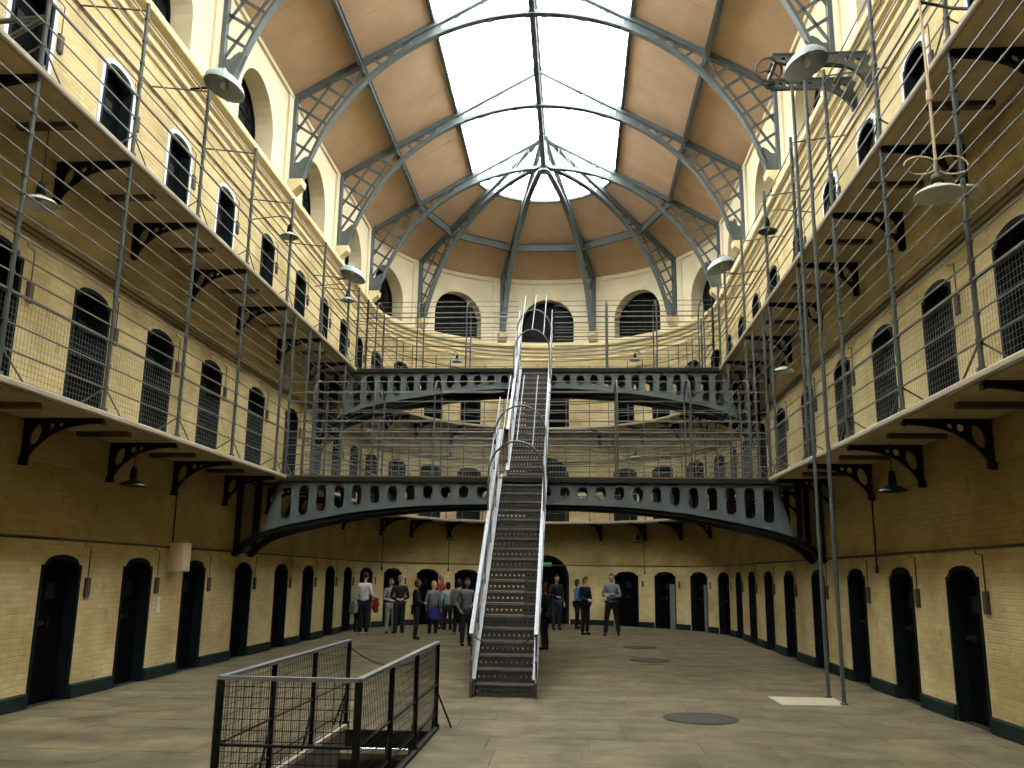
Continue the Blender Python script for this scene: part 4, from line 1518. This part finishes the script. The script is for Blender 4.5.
def flood(loc, sg, post, label):
    t = thing('floodlight', label, 'floodlight', loc, 'shovel shaped floodlights')
    prof = [(0.03, 0.16), (0.12, 0.15), (0.22, 0.10), (0.29, 0.02), (0.31, -0.06)]
    mb = MB(); n = 24
    for lay, k in ((0, 1.0), (1, 0.96)):
        i0 = len(mb.v)
        for r, z in prof:
            for j in range(n):
                a = 2 * pi * j / n
                x, y = r * k * cos(a) * 1.02, r * k * sin(a) * 0.92
                zz = z * k - 0.32 * (-sg) * x - 0.24 * y
                mb.v.append((x, y, zz))
        for i in range(len(prof) - 1):
            for j in range(n):
                a, b = i0 + i * n + j, i0 + i * n + (j + 1) % n
                mb.f.append((a, b, b + n, a + n))
    mb.build('shade', M['bluegrey'], t, smooth=True)
    mb = MB(); mb.box((sg * 0.05, 0, 0.20), (0.12, 0.12, 0.12)); mb.build('fitting', M['shade'], t)
    mb = MB(); mb.lathe([(0, 0.12), (0.04, 0.1), (0.07, 0.0), (0.04, -0.06), (0, -0.07)], (0, 0, 0), 12); mb.build('bulb', M['shade'], t, smooth=True)
    p = Vector(post) - Vector(loc)
    mb = MB(); mb.tube([(sg * 0.05, 0, 0.2), (sg * 0.2, 0.0, 0.22), p, p + Vector((sg * 0.35, 0, -0.02))], 0.018, 6); mb.build('arm', M['iron'], t)


flood((-4.33, 11.85, 8.90), -1, (-4.64, 12.12, 9.03), 'pale blue grey floodlight above the left upper railing, nearer')
flood((4.36, 11.85, 9.02), 1, (4.64, 12.12, 9.12), 'pale blue grey floodlight above the right upper railing beside the hoist')
flood((-4.36, 20.0, 8.72), -1, (-4.64, 20.95, 8.95), 'pale blue grey floodlight above the left upper railing, further')
flood((4.40, 19.9, 8.80), 1, (4.64, 20.95, 9.0), 'pale blue grey floodlight above the right upper railing, further')

# exit sign in the middle doorway
mb = MB(); mb.box((0, 0, 0), (0.34, 0.03, 0.13)); o = mb.build('exit_sign', emit_material('green_sign_light', (0.03, 0.30, 0.08), 0.25))
o.matrix_world = frame(sa(0), -0.12, 2.06)
tag(o, 'small lit green sign in the middle ground floor doorway', 'sign')

# ================================================================== PEOPLE
SCRATCH = bpy.data.scenes.new('scratch')


def evaluated(ob):
    SCRATCH.collection.objects.link(ob)
    SCRATCH.view_layers[0].update()
    dg = SCRATCH.view_layers[0].depsgraph
    out = bpy.data.meshes.new_from_object(ob.evaluated_get(dg))
    me = ob.data
    bpy.data.objects.remove(ob)
    bpy.data.meshes.remove(me)
    return out


def skin_mesh(pts, edges, sub=1, ysq=1.0):
    """pts: {name: (x, y, z, r)}; surface grown along the edges"""
    names = list(pts)
    idx = {n: i for i, n in enumerate(names)}
    me = bpy.data.meshes.new('tmp')
    me.from_pydata([(pts[n][0], pts[n][1] / ysq, pts[n][2]) for n in names], [(idx[a], idx[b]) for a, b in edges], [])
    ob = bpy.data.objects.new('tmp', me)
    md = ob.modifiers.new('s', 'SKIN')
    md.use_smooth_shade = True
    for i, n in enumerate(names):
        sv = me.skin_vertices[0].data[i]
        sv.radius = (pts[n][3], pts[n][3])
        sv.use_root = (i == 0)
    ss_ = ob.modifiers.new('u', 'SUBSURF'); ss_.levels = sub; ss_.render_levels = sub
    out = evaluated(ob)
    if ysq != 1.0:
        for v in out.vertices:
            v.co.y *= ysq
    return out


def head_bm(bm, c, k=1.0):
    r = bmesh.ops.create_icosphere(bm, subdivisions=3, radius=1.0)
    for v in r['verts']:
        x, y, z = v.co
        sx, sy, sz = 0.074, 0.094, 0.116
        jaw = 1.0 - 0.30 * max(0, -z) ** 1.2
        X, Y, Z = x * sx * jaw, y * sy * (1 - 0.12 * max(0, -z)), z * sz
        if y > 0.5:
            nose = math.exp(-((x / 0.16) ** 2 + ((z + 0.12) / 0.22) ** 2)); Y += 0.024 * nose
            for e in (-1, 1):
                Y -= 0.012 * math.exp(-(((x - 0.38 * e) / 0.2) ** 2 + ((z - 0.05) / 0.13) ** 2))
            Y += 0.007 * math.exp(-((x / 0.3) ** 2 + ((z + 0.5) / 0.08) ** 2)) + 0.008 * math.exp(-((x / 0.3) ** 2 + ((z + 0.85) / 0.2) ** 2))
        v.co = Vector((X, Y, Z)) * k + c
    for e in (-1, 1):
        q = bmesh.ops.create_icosphere(bm, subdivisions=1, radius=1.0)
        for v in q['verts']:
            v.co = Vector((v.co.x * 0.012 + e * 0.076, v.co.y * 0.02 - 0.005, v.co.z * 0.032 - 0.005)) * k + c


def mesh_from_bm(bm, name):
    me = bpy.data.meshes.new(name); bm.to_mesh(me); bm.free(); return me


POSES = {
    'down': ((0.235, -0.03, 1.12), (0.25, 0.05, 0.87)),
    'front': ((0.255, 0.0, 1.12), (0.07, 0.23, 1.06)),
    'pocket': ((0.29, -0.09, 1.13), (0.20, 0.05, 0.93)),
    'crossed': ((0.255, 0.07, 1.13), (-0.02, 0.215, 1.17)),
    'crossed2': ((0.255, 0.06, 1.12), (-0.04, 0.185, 1.13)),
    'raised': ((0.24, 0.16, 1.16), (0.10, 0.26, 1.42)),
    'carry': ((0.26, -0.02, 1.12), (0.24, 0.18, 1.00)),
}
pm = {}


def pcol(c, rough=0.8):
    c = tuple(x * 0.55 for x in c)
    key = (tuple(round(x, 4) for x in c), rough)
    if key not in pm:
        pm[key] = mat('cloth_%d' % len(pm), c, rough, var=0.12, scale=14, bump=0.05, spec=0.2)
    return pm[key]


def person(label, loc, rot, H, skin, hair, top, bottom, shoes, right='down', left='down', hairlen=0.0, bald=False, sleeve=1.0, stride=0.0, wide=1.0, cap=None, group=None, lean=0.0, headturn=0.0, spread=0.0):
    k = H / 1.76
    t = thing('person', label, 'person', loc, group or 'visitors in the hall')
    t.rotation_euler = (0, 0, rot)
    t.scale = (k, k, k)
    def arm(sg, pose):
        e, w_ = POSES[pose]
        return Vector((e[0] * sg, e[1], e[2])), Vector((w_[0] * sg, w_[1], w_[2]))
    J = {}
    fx = {1: stride, -1: -stride}
    body = {'pelvis': (0, 0, 0.95, 0.12), 'waist': (0, 0, 1.10, 0.105), 'chest': (0, 0.0, 1.30, 0.11), 'neck': (0, -0.005, 1.475, 0.052), 'nape': (0, 0.01, 1.56, 0.05)}
    E = [('pelvis', 'waist'), ('waist', 'chest'), ('chest', 'neck'), ('neck', 'nape')]
    topp = {'hem': (0, 0, 0.90, 0.165 * wide), 'waist': (0, 0, 1.08, 0.150 * wide), 'chest': (0, 0.0, 1.30, 0.168 * wide), 'upper': (0, 0, 1.40, 0.135 * wide), 'collar': (0, -0.005, 1.475, 0.080)}
    TE = [('hem', 'waist'), ('waist', 'chest'), ('chest', 'upper'), ('upper', 'collar')]
    trou = {'pelvis': (0, 0, 0.96, 0.150 * wide)}
    RE = []
    hands = []
    for sg, n, pose in ((1, 'r', right), (-1, 'l', left)):
        el, wr = arm(sg, pose)
        sh_ = Vector((0.175 * sg * wide, -0.01, 1.405))
        d = (wr - el).normalized()
        body.update({'sh' + n: (*sh_, 0.052), 'el' + n: (*el, 0.038), 'wr' + n: (*wr, 0.026)})
        E += [('chest', 'sh' + n), ('sh' + n, 'el' + n), ('el' + n, 'wr' + n)]
        se = el + (wr - el) * (0.92 if sleeve >= 1 else 0.1)
        topp.update({'sh' + n: (*sh_, 0.068 * wide), 'el' + n: (*el, 0.054), 'cu' + n: (*se, 0.044)})
        TE += [('upper', 'sh' + n), ('sh' + n, 'el' + n), ('el' + n, 'cu' + n)]
        hip = (0.085 * sg, 0, 0.90); kn = ((0.10 + spread * 0.5) * sg, 0.02 + fx[sg] * 0.5, 0.50); an = ((0.105 + spread) * sg, -0.02 + fx[sg], 0.09)
        body.update({'hip' + n: (*hip, 0.085), 'kn' + n: (*kn, 0.055), 'an' + n: (*an, 0.035)})
        E += [('pelvis', 'hip' + n), ('hip' + n, 'kn' + n), ('kn' + n, 'an' + n)]
        trou.update({'hip' + n: (*hip, 0.112 * wide), 'kn' + n: (kn[0], kn[1], kn[2], 0.078), 'an' + n: (an[0], an[1], 0.07, 0.062)})
        RE += [('pelvis', 'hip' + n), ('hip' + n, 'kn' + n), ('kn' + n, 'an' + n)]
        # shoe
        sp = {'heel': (an[0], an[1] - 0.05, 0.045, 0.043), 'mid': (an[0] + 0.005 * sg, an[1] + 0.06, 0.042, 0.045), 'toe': (an[0] + 0.012 * sg, an[1] + 0.15, 0.032, 0.034)}
        sm = skin_mesh(sp, [('heel', 'mid'), ('mid', 'toe')]); sm.name = 'shoe'
        for v in sm.vertices: v.co.z = max(v.co.z, 0.0)
        sm.materials.append(pcol(shoes)); obj('shoe', sm, t)
        hands.append((sg, wr, d))
    bme = skin_mesh(body, E, 1, 0.74)
    bm = bmesh.new(); bm.from_mesh(bme); bpy.data.meshes.remove(bme)
    hc = Vector((0, 0.025, 1.645))
    nb0 = len(bm.verts)
    head_bm(bm, Vector((0, 0, 0)))
    bm.verts.ensure_lookup_table()
    rm = Matrix.Rotation(headturn, 3, 'Z') @ Matrix.Rotation(-lean, 3, 'X')
    for v in list(bm.verts)[nb0:]:
        v.co = rm @ v.co + hc
    mbh = MB()
    for sg, wr, d in hands:
        up = Vector((0, 0, 1)) if abs(d.z) < 0.8 else Vector((0, 1, 0))
        side = d.cross(up).normalized()
        if abs(d.z) >= 0.8:
            side = Vector((0, 1, 0))
        nrm = side.cross(d)
        palm = wr + d * 0.055
        mbh.tube([wr - d * 0.02, wr + d * 0.02, palm, wr + d * 0.095], [0.026, 0.032, 0.038, 0.030], 8)
        for i, L in enumerate((0.066, 0.076, 0.072, 0.055)):
            b0 = wr + d * 0.085 + side * (0.026 - 0.0175 * i)
            b1 = b0 + d * L * 0.5 + nrm * 0.006 * sg
            b2 = b1 + d * L * 0.42 + nrm * 0.022 * sg
            mbh.tube([b0, b1, b2], [0.0092, 0.0088, 0.0075], 6)
        b0 = wr + d * 0.03 + side * 0.028
        mbh.tube([b0, b0 + d * 0.03 + side * 0.025, b0 + d * 0.065 + side * 0.028], [0.012, 0.0105, 0.008], 6)
    hm = mbh.mesh('h'); bm.from_mesh(hm); bpy.data.meshes.remove(hm)
    me = mesh_from_bm(bm, 'body')
    ob = bpy.data.objects.new('tmp', me)
    rmz = ob.modifiers.new('r', 'REMESH'); rmz.mode = 'VOXEL'; rmz.voxel_size = 0.0095; rmz.use_smooth_shade = True
    out = evaluated(ob); out.name = 'body'
    out.materials.clear(); out.materials.append(pcol(skin, 0.55)); obj('body', out, t)
    tm = skin_mesh(topp, TE, 2, 0.74); tm.materials.append(pcol(top)); tm.name = 'top'; obj('top', tm, t)
    rmm = skin_mesh(trou, RE, 2, 0.86); rmm.materials.append(pcol(bottom)); rmm.name = 'trousers'; obj('trousers', rmm, t)
    # eyes
    bm = bmesh.new()
    for e in (-1, 1):
        q = bmesh.ops.create_icosphere(bm, subdivisions=1, radius=0.0095)
        for v in q['verts']:
            v.co = rm @ (v.co + Vector((0.029 * e, 0.080, 0.006))) + hc
    em = mesh_from_bm(bm, 'eyes'); em.materials.append(pcol((0.02, 0.015, 0.01), 0.2)); obj('eyes', em, t)
    if not bald:
        bm = bmesh.new()
        bmesh.ops.create_icosphere(bm, subdivisions=3, radius=1.0)
        dele = []
        for f in bm.faces:
            c = f.calc_center_median()
            front = c.y > 0.25
            if (front and c.z < 0.52) or (c.z < -0.25 and hairlen <= 0) or (c.y > 0.0 and c.z < -0.1):
                dele.append(f)
        bmesh.ops.delete(bm, geom=dele, context='FACES')
        for v in bm.verts:
            x, y, z = v.co
            X, Y, Z = x * 0.084, y * 0.106 - 0.004, z * 0.125 + 0.006
            if hairlen > 0 and z < 0:
                Z = z * (0.125 + hairlen); X *= 1.1
            v.co = rm @ Vector((X, Y, Z)) + hc
        q = bmesh.ops.solidify(bm, geom=bm.faces[:], thickness=0.012)
        hm = mesh_from_bm(bm, 'hair')
        hm.polygons.foreach_set('use_smooth', [True] * len(hm.polygons))
        hm.materials.append(pcol(hair if cap is None else cap)); obj('hair' if cap is None else 'cap', hm, t)
    return t


SK = (0.60, 0.36, 0.24)
SKD = (0.30, 0.17, 0.10)
BLK = (0.012, 0.012, 0.014)
DK = (0.02, 0.022, 0.028)
PI_ = pi


def facing(dx, dy):
    """rotation that turns the figure towards (dx, dy)"""
    return atan2(-dx, dy)


person('person in a white long-sleeved shirt and black trousers seen from behind', (-4.81, 24.81, 0), facing(0.35, 1), 1.68, SK, (0.03, 0.02, 0.015), (0.72, 0.70, 0.66), BLK, (0.35, 0.33, 0.3), 'carry', 'down')
person('short person in a pale grey top half hidden beside the white shirt', (-5.28, 26.0, 0), facing(0.6, 1), 1.18, SK, (0.02, 0.015, 0.012), (0.38, 0.42, 0.42), BLK, BLK, 'down', 'down', 0.03)
person('red-haired person in a grey top and pale checked trousers', (-4.22, 25.5, 0), facing(0.5, -1), 1.52, SK, (0.16, 0.04, 0.02), (0.28, 0.30, 0.30), (0.33, 0.33, 0.31), BLK, 'front', 'down', 0.10)
person('person in black with a grey cap looking at the hands', (-3.80, 24.67, 0), facing(0.25, -1), 1.62, SK, BLK, BLK, DK, (0.30, 0.29, 0.27), 'front', 'front', cap=(0.28, 0.31, 0.33), lean=0.35)
person('person in a long black coat seen from the side, alone in front', (-3.13, 23.5, 0), facing(1, 0.3), 1.52, SK, (0.07, 0.035, 0.02), BLK, BLK, BLK, 'front', 'down', 0.02, wide=1.12)
person('tall bald person in red at the back of the left group', (-3.2, 28.2, 0), facing(0.8, -0.5), 1.66, SK, BLK, (0.30, 0.05, 0.04), DK, BLK, 'raised', 'down', bald=True)
person('blond person with a grey top and a blue jacket round the waist', (-2.91, 24.95, 0), facing(0.1, 1), 1.47, SK, (0.52, 0.36, 0.17), (0.20, 0.21, 0.22), BLK, (0.45, 0.44, 0.42), 'down', 'down', 0.03)
person('dark-haired person in a pale denim jacket', (-2.72, 26.5, 0), facing(-0.2, 1), 1.44, SK, BLK, (0.28, 0.36, 0.42), BLK, (0.40, 0.40, 0.38), 'down', 'down', 0.06)
person('person with a large grey backpack', (-2.30, 25.6, 0), facing(0.3, 1), 1.52, SK, (0.03, 0.02, 0.02), (0.05, 0.06, 0.06), BLK, (0.2, 0.2, 0.2), 'down', 'raised', 0.04)
person('person in a grey sweater and dark jeans beside the stairs', (-1.60, 21.7, 0), facing(0.55, -1), 1.57, SKD, BLK, (0.13, 0.14, 0.135), (0.02, 0.027, 0.04), BLK, 'pocket', 'front')
person('person in dark clothes mostly hidden behind the stairs', (0.30, 21.0, 0), facing(-0.9, 0.4), 1.50, SK, BLK, BLK, DK, BLK, 'down', 'down', sleeve=0.3)
person('person in a dark jacket and jeans in the middle doorway', (0.42, 28.7, 0), facing(0.5, -1), 1.68, SK, BLK, BLK, (0.03, 0.05, 0.08), BLK, 'front', 'down')
person('person in a bright blue jacket at the end wall', (1.06, 29.6, 0), facing(1, -0.2), 1.55, SKD, BLK, (0.10, 0.26, 0.62), BLK, BLK, 'front', 'down', 0.03)
person('ginger-haired person in navy beside the blue jacket', (1.29, 26.6, 0), facing(0.8, -0.8), 1.64, SK, (0.17, 0.06, 0.025), (0.016, 0.018, 0.045), BLK, BLK, 'front', 'front', 0.03, lean=0.3)
person('person in a blue grey sweater with folded arms and legs apart', (2.05, 26.3, 0), facing(-0.15, -1), 1.74, SK, (0.12, 0.075, 0.04), (0.165, 0.20, 0.235), BLK, BLK, 'crossed', 'crossed2', stride=0.06, spread=0.08)

# things people carry
def soft_box(name, c, s, m, rot, label, cat, parts=()):
    bm = bmesh.new(); bmesh.ops.create_cube(bm, size=1.0)
    bmesh.ops.bevel(bm, geom=bm.edges[:], offset=0.22, segments=3, affect='EDGES', profile=0.6)
    for v in bm.verts:
        v.co = Vector((v.co.x * s[0], v.co.y * s[1], v.co.z * s[2] + s[2] / 2)); v.co.x *= 1.0 - 0.18 * (v.co.z / s[2])
    me = mesh_from_bm(bm, 'bag'); me.materials.append(m)
    me.polygons.foreach_set('use_smooth', [True] * len(me.polygons))
    t = thing(name, label, cat, c); t.rotation_euler = (0, 0, rot)
    obj('bag', me, t)
    return t


def backpack(c, rot, col, label, k=1.0):
    t = soft_box('backpack', c, (0.30 * k, 0.18 * k, 0.46 * k), pcol(col), rot, label, 'backpack')
    mb = MB(); mb.box((0, -0.10 * k, 0.14 * k), (0.20 * k, 0.06 * k, 0.18 * k)); mb.build('pocket', pcol([x * 0.8 for x in col]), t)
    for sg in (-1, 1):
        mb = MB(); mb.tube([(sg * 0.09 * k, 0.07 * k, 0.42 * k), (sg * 0.10 * k, 0.17 * k, 0.40 * k), (sg * 0.11 * k, 0.20 * k, 0.2 * k), (sg * 0.10 * k, 0.07 * k, 0.06 * k)], 0.014, 5); mb.build('strap', pcol([x * 0.5 for x in col]), t)


backpack((-2.36, 25.42, 0.80), facing(0.3, 1), (0.16, 0.17, 0.14), 'large grey backpack worn in the left group')
backpack((-5.36, 25.86, 0.52), facing(0.6, 1), (0.30, 0.33, 0.34), 'pale backpack worn by the short person', 0.8)


def cloth(name, pts, edges, col, loc, rot, label, flat=0.5):
    me = skin_mesh(pts, edges, 2, flat); me.materials.append(pcol(col))
    for v in me.vertices:
        v.co.x += 0.012 * sin(v.co.z * 40)
    o = obj(name, me); o.location = loc; o.rotation_euler = (0, 0, rot)
    tag(o, label, 'jacket')


cloth('jacket', {'a': (0, 0, 0.40, 0.06), 'b': (0.02, 0, 0.22, 0.11), 'c': (0, 0.0, 0.05, 0.10), 'd': (0.07, 0, -0.02, 0.04)}, [('a', 'b'), ('b', 'c'), ('c', 'd')],
      (0.22, 0.02, 0.02), (-4.50, 24.78, 0.62), 0.2, 'dark red jacket held by the person in the white shirt')
mb = MB()
mb.lathe([(0.135, 0.92), (0.185, 0.90), (0.20, 0.78), (0.215, 0.60), (0.225, 0.48), (0.21, 0.48), (0.19, 0.62), (0.17, 0.80), (0.135, 0.90)], (0, 0, 0), 16)
for i, v in enumerate(mb.v):
    mb.v[i] = (v[0], v[1] * 0.8, v[2] * (1 + 0.03 * sin(5 * atan2(v[1], v[0]))))
o = mb.build('waist_jacket', pcol((0.02, 0.03, 0.16)), smooth=True); o.location = (-2.91, 24.95, 0); o.scale = (0.86, 0.86, 0.86)
tag(o, 'blue jacket tied round the waist of the blond person', 'jacket')

finish()
bpy.data.scenes.remove(SCRATCH)
